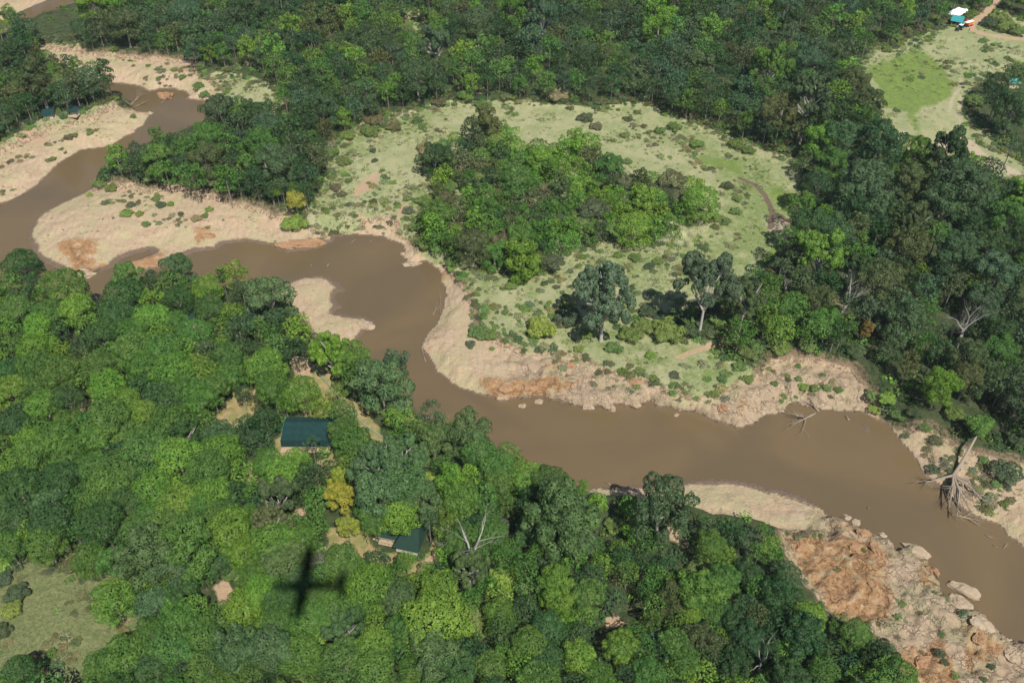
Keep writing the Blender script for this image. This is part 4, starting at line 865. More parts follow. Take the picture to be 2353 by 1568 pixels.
# ---- shrubs one can count on the meadow and banks
SHRUBS = """857,345,10,d 860,368,9,d 858,462,12,d 938,483,16,g 935,455,12,m 800,415,11,m 675,510,34,b 980,560,30,m 960,520,24,m 975,460,22,m 1000,500,26,m 1040,600,22,m 1056,640,12,m 1100,762,28,m 1080,790,15,g 1130,770,20,m 1175,655,16,m 1190,640,14,d 1240,620,20,m 1280,215,34,p 1435,310,14,m 1440,560,14,m 1460,590,18,m 1420,585,14,m 1510,600,16,m 1490,610,14,d 1330,610,9,m 1310,622,10,g 1390,605,8,b 1670,425,18,d 1695,455,14,m 1690,485,16,m 1650,500,16,m 1670,505,12,m 1440,370,14,m 1370,290,18,o 1345,270,22,d 1515,300,16,m 1550,290,20,m 1600,330,20,m 1690,330,22,m 1720,345,18,m 980,340,26,p 975,370,20,p 850,300,26,m 800,310,22,m 760,350,22,m 790,370,20,m 770,430,16,o 785,445,14,o 740,370,16,o 905,290,22,o 860,275,24,o 1110,240,22,m 1070,225,24,m 1010,235,20,o 1360,715,14,m 1330,800,14,m 1228,775,16,b 1420,800,14,d 1495,815,16,b 1550,860,14,g 1470,850,14,m 1500,868,12,m 1640,905,14,m 1680,780,18,m 1660,870,14,m 1700,840,20,m 1720,870,16,m 290,490,16,b 335,515,12,m 320,490,12,b 240,465,10,g 300,470,12,g 360,458,10,m 370,470,14,g 392,468,11,m 470,495,10,m 450,500,14,p 480,480,12,b 415,490,9,d 205,446,9,b 255,430,18,m 230,420,16,m 1834,840,9,m 1835,870,10,m 1845,890,14,b 1872,893,12,m 1900,890,13,m 1925,895,12,m 1930,895,10,m 1795,920,8,m 1780,880,10,m 2000,920,22,m 2030,940,22,b 2060,960,20,m 2090,970,20,d 2120,990,18,m 2150,1010,18,o 2010,940,18,b 2080,1000,10,g 2145,1080,16,d 2290,1110,16,m 2260,1055,14,m 2305,1160,14,m 1985,1260,8,m 1850,1290,5,d 2160,1500,14,d 2170,1520,12,d 2290,1205,10,p 2050,1540,10,m 2280,1530,10,d 2260,1560,10,d 2146,64,11,d 2160,64,8,o 2125,66,6,d 2110,58,14,o 2080,70,16,o 2060,85,18,m 2210,192,6,d 2212,200,5,d 2240,30,12,m 2228,38,10,m 2245,20,12,o 2130,55,14,m 2150,40,14,m 2170,50,9,o 2055,105,12,d 2040,112,14,m 1690,690,20,m 350,240,9,m 415,305,10,m 440,310,12,m 305,265,9,m 455,195,16,m 470,220,14,m 520,260,12,m 205,305,9,m 160,320,12,o 170,310,10,m 120,365,10,m 340,150,8,m 400,160,10,m 420,185,10,m 1130,800,8,m 1160,720,7,m 1190,700,6,m 1110,720,8,m"""
for tok in SHRUBS.split():
    x, y, r, c = tok.split(','); x, y, r = float(x), float(y), float(r)
    t = dict(px=x, py=y, r=r, c=c, k='bush', hand=True, hj=rnd.uniform(.8, 1.2)); place(t)
    if float(samp(dw, t['x'], t['y'])) > -.3: continue
    t['shrub'] = True; t['hc'] *= .7; BUSH.append(t); make_tree(t)

# ------------------------------------------------------------------ dead trees and driftwood
DEADLIST = []
def dead_tree(px, py, hpx, label, seed, fine=4, spread=.75, kids=3, lean=(0, 0), mat=M_DEAD, name='dead_tree', gz=None):
    """px,py: foot of the tree; hpx: its height in the picture"""
    x, y, z = hit(px, py)
    if gz is not None: z = gz; x, y = at(px, py, gz)
    sc = FPX / depth_of(x, y, z); el = math.atan2(CAMH - z, math.hypot(x, y)); h = hpx / (sc * math.cos(el))
    root = empty(name, (x, y, z), rnd.uniform(0, 6.28)); root.rotation_euler = (lean[0], lean[1], rnd.uniform(0, 6.28))
    tr, br = dead_tree_parts(seed, h, fine, spread, kids)
    tr.build('trunk', mat, root, True); br.build('branches', mat, root)
    tag(root, label, 'dead tree', 'dead trees'); return root
dead_tree(2190, 812, 128, 'grey leafless tree with a wide fan of fine twigs in the dark forest', 3, 5, .95, 3)
dead_tree(1085, 1335, 135, 'tall bare grey tree above the leafless bushes near the gabled tent', 5, 4, .6, 2)
dead_tree(768, 1330, 75, 'small white leafless tree just right of the aircraft shadow', 6, 4, .8, 3)
dead_tree(1925, 735, 105, 'pale dead tree leaning beside the bright green open tree', 8, 4, .7, 3, (.1, .2))
dead_tree(2150, 615, 62, 'thin forked dead tree deep in the dark forest', 9, 3, .9, 2)
dead_tree(1738, 1556, 80, 'white bare snag with a crooked top near the bottom edge', 10, 2, 1.2, 2)
dead_tree(1490, 205, 62, 'slim white dead trunk at the edge of the far forest', 12, 2, .5, 2)
dead_tree(1510, 190, 58, 'white twin-stemmed dead tree at the edge of the far forest', 13, 3, .5, 2)
dead_tree(956, 200, 46, 'grey dead conifer-like tree at the far forest edge', 14, 3, 1.0, 3)
dead_tree(122, 1170, 52, 'dead grey crown among the dark green trees at far left', 15, 4, 1.0, 3)
dead_tree(790, 1500, 60, 'white broken snag in the treetops below the aircraft shadow', 16, 3, .9, 2)
dead_tree(252, 1318, 50, 'dead bush of pale arching branches above the lower left clearing', 17, 4, 1.2, 3)
dead_tree(892, 930, 62, 'dead grey branches inside the tall dark riverside tree', 18, 4, 1.0, 3)
dead_tree(1003, 1016, 66, 'bare forked branches of a dead tree leaning over the river', 19, 3, 1.1, 2)
dead_tree(675, 1130, 60, 'grey bare tree behind the yellow-leaved tree', 21, 4, .9, 3)
dead_tree(1720, 40, 40, 'leafless grey tree far back on the top edge of the forest', 24, 4, .9, 3)
dead_tree(1035, 1290, 70, 'half-dead grey tree with a wide crown of bare twigs', 25, 5, 1.1, 3)
dead_tree(1800, 680, 60, 'grey leafless small tree on the right bank behind the bushes', 26, 4, .9, 3)

def fallen(px, py, tipx, tipy, label, seed, lev=3, rad=.18, mat=M_DRIFT, spread=.8, lift=.6, cat='driftwood'):
    x, y, z = hit(px, py); x2, y2, z2 = hit(tipx, tipy); r = random.Random(seed)
    root = empty('fallen_tree' if lev > 1 else 'driftwood_log', (x, y, z)); d = Vector((x2 - x, y2 - y, z2 - z + lift)); L = d.length
    tr = MB(); br = MB(); dn = d.normalized(); up = Vector((0, 0, rad * .6))
    tr.tube([up - dn * .1, up + d * .25, up + d * .55], [rad, rad * .9, rad * .7], 7)
    tr.build('trunk', mat, root, True)
    if lev > 0:
        for k in range(8 if lev > 3 else 4 if lev > 1 else 2):
            dd = (dn + Vector((r.uniform(-1, 1), r.uniform(-1, 1), r.uniform(-.1, .7))) * spread * .7).normalized()
            branchy(br, up + d * r.uniform(.3, .55), dd, L * r.uniform(.4, .6), rad * .5, lev - 1, r, 0.1, spread, 3)
        br.build('branches', mat, root)
    tag(root, label, cat, 'fallen wood along the river'); return root
fallen(1872, 950, 1822, 978, 'pale fallen tree with spread branches lying in the brown water', 31, 4, .34)
fallen(1880, 945, 1855, 925, 'second tangle of bare branches at the muddy inlet', 32, 4, .28)
fallen(1950, 965, 1938, 955, 'short dark stump standing in the muddy inlet', 33, 1, .25)
fallen(300, 242, 325, 222, 'white fallen tree in the far river bend', 34, 3, .22)
fallen(312, 244, 338, 238, 'second white branch lying in the far river bend', 134, 2, .16)
fallen(340, 600, 380, 598, 'long bleached log on the left sand bar', 35, 1, .2)
fallen(995, 722, 1004, 708, 'twiggy stick on the curved sandy shore', 36, 2, .1)
fallen(978, 830, 968, 806, 'pale forked log on the muddy point of the bank', 37, 1, .16)
fallen(1285, 928, 1322, 924, 'grey log afloat under the orange rock ledge', 38, 1, .15)
fallen(2186, 1182, 2262, 1202, 'long driftwood pole lying along the right shore', 39, 2, .22)
fallen(2262, 1228, 2286, 1242, 'thin branch floating off the right shore', 40, 1, .1)
fallen(2280, 1252, 2297, 1264, 'short floating stick off the right shore', 41, 0, .09)
fallen(2303, 1260, 2312, 1252, 'small snag poking from the water off the right shore', 42, 2, .08)
fallen(1404, 1114, 1388, 1108, 'bleached branch on the lower mud bank', 43, 1, .14)
fallen(752, 612, 756, 608, 'dark stub of wood sticking out of the upper pool', 44, 1, .18)
fallen(714, 611, 720, 608, 'dark floating stick in the upper pool', 45, 0, .12)
fallen(808, 557, 818, 552, 'dark drifting branch beneath the upper bank', 46, 1, .12)
fallen(850, 556, 856, 553, 'small dark snag near the upper bank', 47, 1, .1)
fallen(480, 507, 460, 507, 'grey fallen branch among shrubs on the left bar', 48, 2, .14)
fallen(1195, 815, 1172, 806, 'pale fallen trunk at the edge of the meadow scrub', 49, 1, .16)
fallen(864, 428, 876, 425, 'white dead branch on the meadow by the red dirt', 50, 2, .12)
fallen(882, 482, 892, 470, 'white stick lying on the meadow slope', 51, 1, .12)
fallen(1460, 815, 1490, 795, 'bare fallen branches below the open grey-green tree', 52, 3, .12)
fallen(1008, 742, 1025, 690, 'grey dry branch lying on the beige shore', 53, 2, .1)
fallen(370, 237, 392, 222, 'small dead branch on the far rocky shore', 54, 1, .1)
fallen(2045, 856, 2040, 880, 'white fallen sapling on the bare right bank', 55, 1, .1)
fallen(1370, 640, 1376, 632, 'short grey stick on the meadow', 56, 0, .1)
fallen(1992, 1166, 1996, 1172, 'dark stub in the river off the lower sand bar', 57, 1, .16)
fallen(1440, 905, 1446, 912, 'brown stick on the ledge shore', 58, 0, .1)

def uprooted():
    """the big tree that slid down the right bank, crown up the slope, roots at the water"""
    cx, cy, cz = hit(2238, 1012); rx, ry, rz_ = hit(2186, 1098); root = empty('uprooted_tree', (rx, ry, rz_))
    r = random.Random(77); top = Vector((cx - rx, cy - ry, cz - rz_ + 3.0)); tr = MB(); rt = MB()
    b = Vector((0, 0, 1.2))
    tr.tube([b - top * .05, b + top * .25 + Vector((.3, 0, 0)), b + top * .6 + Vector((.2, 0, .4)), b + top], [.62, .50, .38, .28], 9)
    tr.build('trunk', M_DRIFT, root, True)
    for (tx, ty) in ((2120, 1122), (2170, 1150), (2172, 1180), (2208, 1162), (2240, 1150), (2222, 1190), (2262, 1160), (2190, 1200), (2185, 1165)):
        x, y, z = hit(tx, ty); d = Vector((x - rx, y - ry, max(.4, z - rz_ + .3)))
        m = b + d * .5 + Vector((r.uniform(-1, 1), r.uniform(-1, 1), r.uniform(.2, 1.0)))
        rt.tube([b, m, Vector((d.x, d.y, d.z))], [.42, .26, .12], 6, False)
        for k in range(6):
            dd = (d.normalized() + Vector((r.uniform(-1, 1), r.uniform(-1, 1), r.uniform(-.2, .3))) * .8).normalized()
            branchy(rt, m.lerp(d, r.uniform(.1, .8)), dd, r.uniform(2, 4), .09, 3, r, .1, .9, 2)
    rt.build('roots', M_DRIFT, root)
    cr = link('crown', KINDS['bush'][1], root, tuple(b + top + Vector((0, 1.2, .8))), 0.4, (5.0, 4.0, 3.4)); cr.color = (*COLS['m'], 1)
    tag(root, 'huge uprooted tree sprawled down the right bank, roots tangled at the water', 'fallen tree')
uprooted()

# ------------------------------------------------------------------ boulders
def boulder(px, py, wpx, label, seed, asp=(1, .8, .6), rz=0.0, mat=None, sink=.72, z=None):
    x, y, g = hit(px, py)
    if z is not None: g = z
    s = wpx * depth_of(x, y, g) / FPX / 2; rng = np.random.default_rng(seed)
    import bmesh
    bm = bmesh.new()
    for _ in range(26):
        d = rng.normal(size=3); d /= np.linalg.norm(d); bm.verts.new(d * rng.uniform(.85, 1.1))
    bmesh.ops.convex_hull(bm, input=list(bm.verts)); 
    bmesh.ops.delete(bm, geom=[v for v in bm.verts if not v.link_faces], context='VERTS')
    bmesh.ops.subdivide_edges(bm, edges=list(bm.edges), cuts=3, use_grid_fill=True); bmesh.ops.smooth_vert(bm, verts=list(bm.verts), factor=.35)
    off = rng.uniform(0, 50, 3)
    for v in bm.verts:
        p = np.array(v.co); n = 0
        for q, (f, am) in enumerate(((1.6, .30), (3.6, .22), (8.0, .12))):
            n += am * (float(fbm(np.array(p[0] * f + off[0] + p[2] * f * .7), np.array(p[1] * f + off[1] - p[2] * f * .5), seed + q, 3)) - .5) * 2
        st = math.floor(p[2] * 4 + n * 2) / 4; p[2] = p[2] * .6 + st * .4
        v.co = Vector(p * (1 + n)); v.co.x *= asp[0] * s; v.co.y *= asp[1] * s; v.co.z = max(v.co.z, -.6) * asp[2] * s
    me = bpy.data.meshes.new('boulder'); bm.to_mesh(me); bm.free(); me.materials.append(mat or M_ROCKP)
    o = link('boulder', me, None, (x, y, g + s * asp[2] * (.5 - sink)), rz)
    tag(o, label, 'boulder', 'boulders along the river'); return o
boulder(1201, 932, 20, 'small flat rock standing off the ledge in the river', 1)
boulder(1238, 922, 24, 'rounded tan boulder at the foot of the orange ledge', 2)
boulder(1158, 908, 46, 'large layered orange boulder at the west end of the ledge', 3, (1, .7, .55), .2, M_ROCK)
boulder(1216, 905, 40, 'broad orange slab in the middle of the ledge', 4, (1, .7, .4), 0, M_ROCK)
boulder(1404, 935, 32, 'pointed tan rock jutting into the river', 5, (.7, 1, .8), .4)
boulder(1352, 935, 34, 'low pale rock on the waterline between the ledges', 6, (1, .6, .5))
boulder(1462, 932, 24, 'pale rock knob at the water beyond the pointed rock', 7)
boulder(1552, 953, 18, 'small dark rock alone in the water beneath the ledges', 8)
boulder(1550, 938, 10, 'small round stone on the muddy shore', 9)
boulder(1562, 942, 9, 'smaller brown stone on the muddy shore', 10)
boulder(1660, 940, 30, 'orange boulder at the base of the grassy bluff', 11, (1, .9, .8), 0, M_ROCK)
boulder(1699, 964, 9, 'lone brown stone on the pale sandy point', 12, (1, 1, 1), 0, M_ROCK)
boulder(1462, 878, 38, 'broad red-brown slab halfway up the bank', 13, (1, .6, .4), 0, M_ROCK)
boulder(1310, 838, 26, 'brown rock at the head of the gully', 14, (1, .8, .7), 0, M_ROCK)
boulder(2214, 1357, 84, 'long narrow tan rock lying out in the river', 15, (1, .32, .35), math.radians(-36), M_ROCKP, .3, 0.0)
boulder(2199, 1383, 66, 'large moss-topped rock beside the long river rock', 16, (1, .75, .5), math.radians(-30))
boulder(2026, 1230, 26, 'white-topped rock at the rocky point', 17)
boulder(1948, 1188, 22, 'pale boulder where the sand bar meets the rocks', 18)
boulder(1968, 1200, 26, 'tan boulder second along the rocky shore', 19)
boulder(1985, 1225, 40, 'brown-red slab on the upper rocky shore', 20, (1, .6, .4), -.7, M_ROCK)
boulder(2012, 1262, 52, 'large brown block with a dark crevice on its left', 21, (1, .6, .6), -1.0, M_ROCK)
boulder(1838, 1250, 54, 'orange hump with a dark shaded side near the trees', 22, (1, .8, .55), .3, M_ROCK)
boulder(1962, 1255, 26, 'ring-shaped red rock on the orange slope', 23, (1, .9, .5), 0, M_ROCK)
boulder(2108, 1262, 60, 'broad pale headland rock on the river edge', 24, (1, .7, .35), -.4)
boulder(2138, 1310, 54, 'dark ridged headland rock below the broad pale one', 25, (.9, .5, .6), -1.0, M_ROCK)
boulder(2255, 1430, 60, 'rounded grey-green headland rock', 26, (1, .7, .45), -.6)
boulder(2250, 1465, 40, 'red-brown boulder above the rounded headland', 27, (1, .8, .6), .4, M_ROCK)
boulder(2330, 1505, 50, 'craggy brown boulder at the river edge, lower right', 28, (1, .8, .6), .2)
boulder(2120, 1520, 60, 'rust-red outcrop at the bottom edge', 29, (1, .7, .6), .8, M_ROCK)
boulder(2005, 1345, 40, 'bright orange leaning slab in the middle of the slope', 30, (.6, 1, .6), .3, M_ROCK)
boulder(380, 222, 44, 'flat brown rock island at the far river bend', 31, (1, .8, .35), 0, M_ROCK, .3, 0.1)
boulder(470, 540, 48, 'rust-coloured mound on the left sand bar', 32, (1, .6, .35), 0, M_ROCK)
boulder(270, 525, 20, 'small layered rock on the left sand bar', 33)
boulder(945, 605, 44, 'blocky tan rock jutting into the pool', 34, (1, .5, .5), .3)
boulder(926, 584, 16, 'small tan rock by the pool corner', 35)
boulder(690, 560, 110, 'long layered orange bank rock above the pool', 36, (1, .3, .22), .05, M_ROCK)
boulder(200, 628, 60, 'pale rounded rock at the toe of the left bar', 37, (1, .55, .4), .3)
boulder(335, 606, 80, 'long orange ledge rock beyond the muddy channel', 38, (1, .4, .3), .25, M_ROCK)
boulder(838, 745, 60, 'orange-white slab at the tip of the sand spit', 39, (1, .6, .25), -.5)
boulder(345, 260, 16, 'pale rounded rock on the point of the far bank', 40)

# ------------------------------------------------------------------ camp: tents, fence, shed, tractor
M_NET = plain('shade_net', (0.014, 0.045, 0.042), 0.95, var=.45, scale=.8)
M_CURT = plain('turquoise_canvas', (0.07, 0.33, 0.30), 0.7)
M_GREEN = plain('dark_green_canvas', (0.020, 0.045, 0.033), 0.95, var=.15, scale=.9)
M_TEAL = plain('teal_sheet', (0.045, 0.27, 0.27), 0.5)
M_CANVAS = plain('pale_canvas', (0.55, 0.52, 0.44), 0.8)
M_WOOD = plain('deck_wood', (0.42, 0.31, 0.20), 0.8, var=.25, scale=2)
M_BLACK = plain('black_metal', (0.02, 0.02, 0.022), 0.5)
M_RAIL = plain('green_painted_rail', (0.28, 0.36, 0.27), 0.6)
M_WHITE = plain('white_plastic', (0.80, 0.80, 0.80), 0.5, var=.04)
M_ORANGE = plain('orange_paint', (0.75, 0.16, 0.04), 0.5)
M_RED = plain('red_paint', (0.62, 0.03, 0.02), 0.45)
M_BLUE = plain('blue_plastic', (0.04, 0.16, 0.42), 0.5)
M_TGREEN = plain('dark_green_paint', (0.02, 0.07, 0.05), 0.4)
M_TYRE = plain('tyre_rubber', (0.025, 0.025, 0.025), 0.85)
M_RIM = plain('cream_rim', (0.65, 0.60, 0.48), 0.5)
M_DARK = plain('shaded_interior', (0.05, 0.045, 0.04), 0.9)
M_GLASS = plain('dark_glass', (0.03, 0.04, 0.05), 0.1)

def frame(px, py, px2, py2):
    """local x runs along the line between two ground pixels"""
    a = hit(px, py); b = hit(px2, py2); return a, math.atan2(b[1] - a[1], b[0] - a[0]), math.hypot(b[0] - a[0], b[1] - a[1])

def big_tent():
    a, rz, L = frame(648, 1030, 780, 1030); g = max(6.0, a[2]); root = empty('shade_tent', (a[0], a[1], g - .1), rz)
    D = 9.2; H1, H2, H3 = 3.3, 4.3, 3.4
    def sag(x0, x1, y0, z0, y1, z1, mb):
        n, m = 10, 5; vs = []
        for i in range(n + 1):
            for j in range(m + 1):
                u, v = i / n, j / m; s = -.14 * math.sin(math.pi * ((u * 3) % 1)) * math.sin(math.pi * v)
                vs.append((x0 + (x1 - x0) * u, y0 + (y1 - y0) * v, z0 + (z1 - z0) * v + s))
        mb.add(vs, [(i * (m + 1) + j, (i + 1) * (m + 1) + j, (i + 1) * (m + 1) + j + 1, i * (m + 1) + j + 1) for i in range(n) for j in range(m)])
    r1 = MB(); sag(0, L, .4, H1, 6.4, H2, r1); sag(0.15, L, 6.4, H2, D, H3, r1)
    r1.build('roof', M_NET, root, True)
    f = MB(); f.sheet([(0, .38, H1 - .02), (0, .05, .9), (L, .05, .9), (L, .38, H1 - .02)], .04); f.build('front_sheet', M_NET, root)
    c = MB(); c.sheet([(-.03, .4, H1 + .02), (-.03, 6.4, H2 + .02), (-.03, 9.2, H3), (-.25, 9.3, 1.2), (-.35, 5, 1.5), (-.3, .2, .8)], .04); c.build('side_curtain', M_CURT, root)
    d = MB()
    for k in range(14): d.box((L / 2, -1.2 + k * .75, .28), (L + .4, .71, .16))
    d.box((L / 2, 4, .1), (L, 10, .18)); d.build('deck', M_WOOD, root)
    for x in (0, L / 3, 2 * L / 3, L):
        for y in (.2, D): MB().tube([(x, y, 0), (x, y, 3.4)], .07, 8).build('pole', M_BLACK, root)
    for x in (L / 3, 2 * L / 3): MB().box((x, 3.4, (H1 + H2) / 2 + .04), (.07, 6.0, .03)).build('roof_seam', M_GREEN, root).rotation_euler = (0, 0, 0)
    w = MB(); w.box((L / 2 + .3, 5.2, 1.5), (L - 1.6, 6.0, 2.3)); w.build('inner_wall', M_CANVAS, root)
    tag(root, 'large dark teal shade-net tent with a turquoise side curtain on a lawn', 'tent')
big_tent()

def gable_tent():
    a, rz, L = frame(872, 1252, 945, 1268); g = max(6.0, a[2]); root = empty('safari_tent', (a[0], a[1], g - .1), rz)
    def hip(x0, x1, y0, y1, ze, zr, inset, name, mat):
        ym = (y0 + y1) / 2; e = [(x0, y0, ze), (x1, y0, ze), (x1, y1, ze), (x0, y1, ze)]; rA = (x0 + inset, ym, zr); rB = (x1 - inset * .6, ym, zr)
        mb = MB()
        for q in ([e[0], e[1], rB, rA], [e[2], e[3], rA, rB], [e[1], e[2], rB], [e[3], e[0], rA]): mb.sheet(q, .05)
        mb.build(name, mat, root)
        r = MB(); r.tube([Vector(rA) + Vector((0, 0, .05)), Vector(rB) + Vector((0, 0, .05))], .06, 6); r.build('ridge_pole', M_GREEN, root)
    hip(4.2, 11.2, -1.5, 8.5, 2.7, 5.6, 2.2, 'roof', M_GREEN)
    hip(-.6, 4.9, .8, 6.4, 2.5, 4.4, 1.8, 'porch_roof', M_GREEN)
    v = MB(); v.box((2.0, .88, 2.36), (5.4, .06, .3)); v.build('valance', M_CANVAS, root)
    w = MB(); w.box((7.6, 3.4, 1.4), (5.6, 8.2, 2.4)); w.build('canvas_wall', M_CANVAS, root)
    w = MB(); w.box((2.5, 4.2, 1.3), (4.4, 3.2, 2.2)); w.build('porch_wall', M_CANVAS, root)
    d = MB()
    for k in range(8): d.box((2.2, .6 + k * .75, .3), (5.4, .7, .14))
    d.build('deck', M_WOOD, root)
    for x, y in ((-.4, 1.0), (2.1, 1.0), (4.6, 1.0), (-.4, 6.2)): MB().tube([(x, y, .3), (x, y, 2.5)], .06, 8).build('post', M_CANVAS, root)
    rl = MB()
    for x in np.linspace(-.4, 4.2, 6): rl.box((x, .35, .8), (.07, .07, .95))
    rl.box((1.9, .35, 1.25), (4.8, .08, .08)); rl.build('railing', M_WOOD, root)
    s = MB()
    for k in range(3): s.box((-1.5 - .35 * k, 2.0, .24 - .08 * k), (.34, 1.4, .08))
    s.build('steps', M_WOOD, root)
    tag(root, 'dark green gabled tent with a pale canvas porch half under the trees', 'tent')
gable_tent()

def small_tent(px, py, px2, py2, depth, roofm, label, h=3.2):
    a, rz, L = frame(px, py, px2, py2); root = empty('ridge_tent', (a[0], a[1], a[2] - .1), rz)
    D = depth; e = 2.2
    rf = MB(); rf.sheet([(-.3, -.4, e - .2), (L + .3, -.4, e - .2), (L + .3, D / 2, h), (-.3, D / 2, h)], .05).sheet([(L + .3, D + .4, e - .2), (-.3, D + .4, e - .2), (-.3, D / 2, h), (L + .3, D / 2, h)], .05)
    rf.build('roof', roofm, root)
    w = MB(); w.box((L / 2, D / 2, 1.2), (L - .6, D - 1.0, 1.9)); w.build('canvas_wall', M_CANVAS, root)
    d = MB(); d.box((L / 2, D / 2 - .5, .15), (L + .4, D + 1.6, .2)); d.build('deck', M_WOOD, root)
    for x in (0, L):
        for y in (-.2, D + .2): MB().tube([(x, y, 0), (x, y, e)], .05, 6).build('pole', M_BLACK, root)
    tag(root, label, 'tent', 'small camp tents under the trees'); return root
small_tent(415, 752, 462, 748, 5.5, M_GREEN, 'green-roofed tent hidden in trees by the lower riverbank')
small_tent(99, 274, 124, 272, 6, M_NET, 'blue-green tent with a wooden deck on the far riverside lawn')
small_tent(160, 266, 178, 266, 5, M_NET, 'dark tent under the trees right of the lawn tent')
small_tent(2317, 201, 2340, 201, 5, M_CURT, 'turquoise-roofed tent under tall trees at the right edge')

def fence():
    pts = [(716, 840), (728, 856), (751, 882), (768, 904), (790, 930), (812, 955), (834, 975), (856, 991), (880, 1008)]
    W_ = [Vector(hit(*p)) for p in pts]; root = empty('rail_fence', W_[0]); rails = MB()
    for z in (.95, .5): rails.tube([p - W_[0] + Vector((0, 0, z)) for p in W_], .08, 6)
    rails.build('rail', M_RAIL, root)
    for p, q in zip(W_[:-1], W_[1:]):
        for u in (0, .5):
            c = p.lerp(q, u) - W_[0]; MB().tube([c + Vector((0, 0, -.2)), c + Vector((0, 0, 1.05))], .08, 6).build('post', M_RAIL, root)
    tag(root, 'pale green rail fence along the edge of the riverside lawn', 'fence')
fence()

def shed():
    a, rz, L = frame(2184, 59, 2204, 63); root = empty('open_shed', a, rz)
    rf = MB(); rf.sheet([(-.9, -.4, 2.5), (L + .7, -.4, 2.5), (L + .7, 4.6, 3.7), (-.9, 4.6, 3.7)], .08)
    for k in range(16): rf.box((-.7 + k * (L + 1.2) / 15, 2.1, 3.14), (.05, 4.9, .05), 0)
    rf = MB(); rf.sheet([(-.9, -.4, 2.5), (L + .7, -.4, 2.5), (L + .7, 4.6, 3.9), (-.9, 4.6, 3.9)], .08); rf.build('roof', M_TEAL, root)
    for x in (0, L / 2, L):
        MB().box((x, 0, 1.2), (.14, .14, 2.5)).build('post', M_WOOD, root); MB().box((x, 4.2, 1.8), (.14, .14, 3.7)).build('post', M_WOOD, root)
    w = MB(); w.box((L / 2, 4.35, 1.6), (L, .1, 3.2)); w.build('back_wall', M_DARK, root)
    e = MB(); e.prism([(0, 2.4), (4.2, 2.4), (4.2, 3.7)], L + .12, L + .2); e.build('gable_panel', M_WHITE, root)
    b = MB(); b.box((L / 2, -.5, .35), (L, .5, .5)); b.build('step_bench', M_CANVAS, root)
    tag(root, 'open shed with a teal sheet roof beside the tractor', 'shed')
shed()

def lathe(prof, n=14, axis='x'):
    vs = []; fs = []; m = len(prof)
    for k in range(n):
        a = 2 * math.pi * k / n
        for (h, r) in prof: vs.append((h, r * math.cos(a), r * math.sin(a)) if axis == 'x' else (r * math.cos(a), r * math.sin(a), h))
    for k in range(n):
        j = (k + 1) % n
        for i in range(m - 1): fs.append((k * m + i, k * m + i + 1, j * m + i + 1, j * m + i))
    return vs, fs
def wheel(parent, loc, R, w):
    mb = MB(); mb.add(*lathe([(-w / 2, R * .55), (-w / 2, R * .9), (-w * .35, R), (w * .35, R), (w / 2, R * .9), (w / 2, R * .55)], 18))
    o = mb.build('wheel', M_TYRE, parent, True, loc, math.pi / 2)
    rm = MB(); rm.add(*lathe([(-w * .52, 0.0), (-w * .52, R * .2), (-w * .3, R * .56), (w * .3, R * .56), (w * .52, R * .2), (w * .52, 0.0)], 14)); rm.build('rim', M_RIM, o, True)
    return o
def tractor():
    a, rz, L = frame(2197, 72, 2214, 65); root = empty('tractor', a, rz)      # nose at the left
    b = MB(); b.box((.9, 0, 1.15), (1.9, .75, .75), bev=.12); b.build('hood', M_TGREEN, root)
    b = MB(); b.box((2.3, 0, .85), (2.4, .6, .5)); b.build('chassis', M_BLACK, root)
    g = MB(); g.box((-.12, 0, 1.1), (.12, .6, .55)); g.build('grille', M_BLACK, root)
    wgt = MB(); wgt.box((-.5, 0, .7), (.6, .9, .35), bev=.05); wgt.build('front_weight', M_BLACK, root)
    c = MB()
    for x in (2.0, 3.5):
        for y in (-.65, .65): c.box((x, y, 2.05), (.08, .08, 1.2))
    c.box((2.75, 0, 1.5), (1.6, 1.35, .5)); c.build('cab', M_TGREEN, root)
    gl = MB(); gl.box((2.75, 0, 2.1), (1.42, 1.22, .9)); gl.build('cab_glass', M_GLASS, root)
    rf = MB(); rf.box((2.7, 0, 2.74), (2.0, 1.65, .16), bev=.06); rf.build('roof', M_WHITE, root)
    for s in (-1, 1):
        wheel(root, (3.1, s * .95, .8), .8, .45); wheel(root, (.55, s * .8, .52), .52, .32)
        f = MB(); f.box((3.1, s * .9, 1.66), (1.3, .5, .08)); f.build('fender', M_TGREEN, root)
    ex = MB(); ex.tube([(1.3, .3, 1.4), (1.3, .3, 2.5)], .05, 6); ex.build('exhaust', M_BLACK, root)
    tag(root, 'dark green tractor with a white cab roof parked by the shed', 'tractor'); return a, rz
ta, trz = tractor()
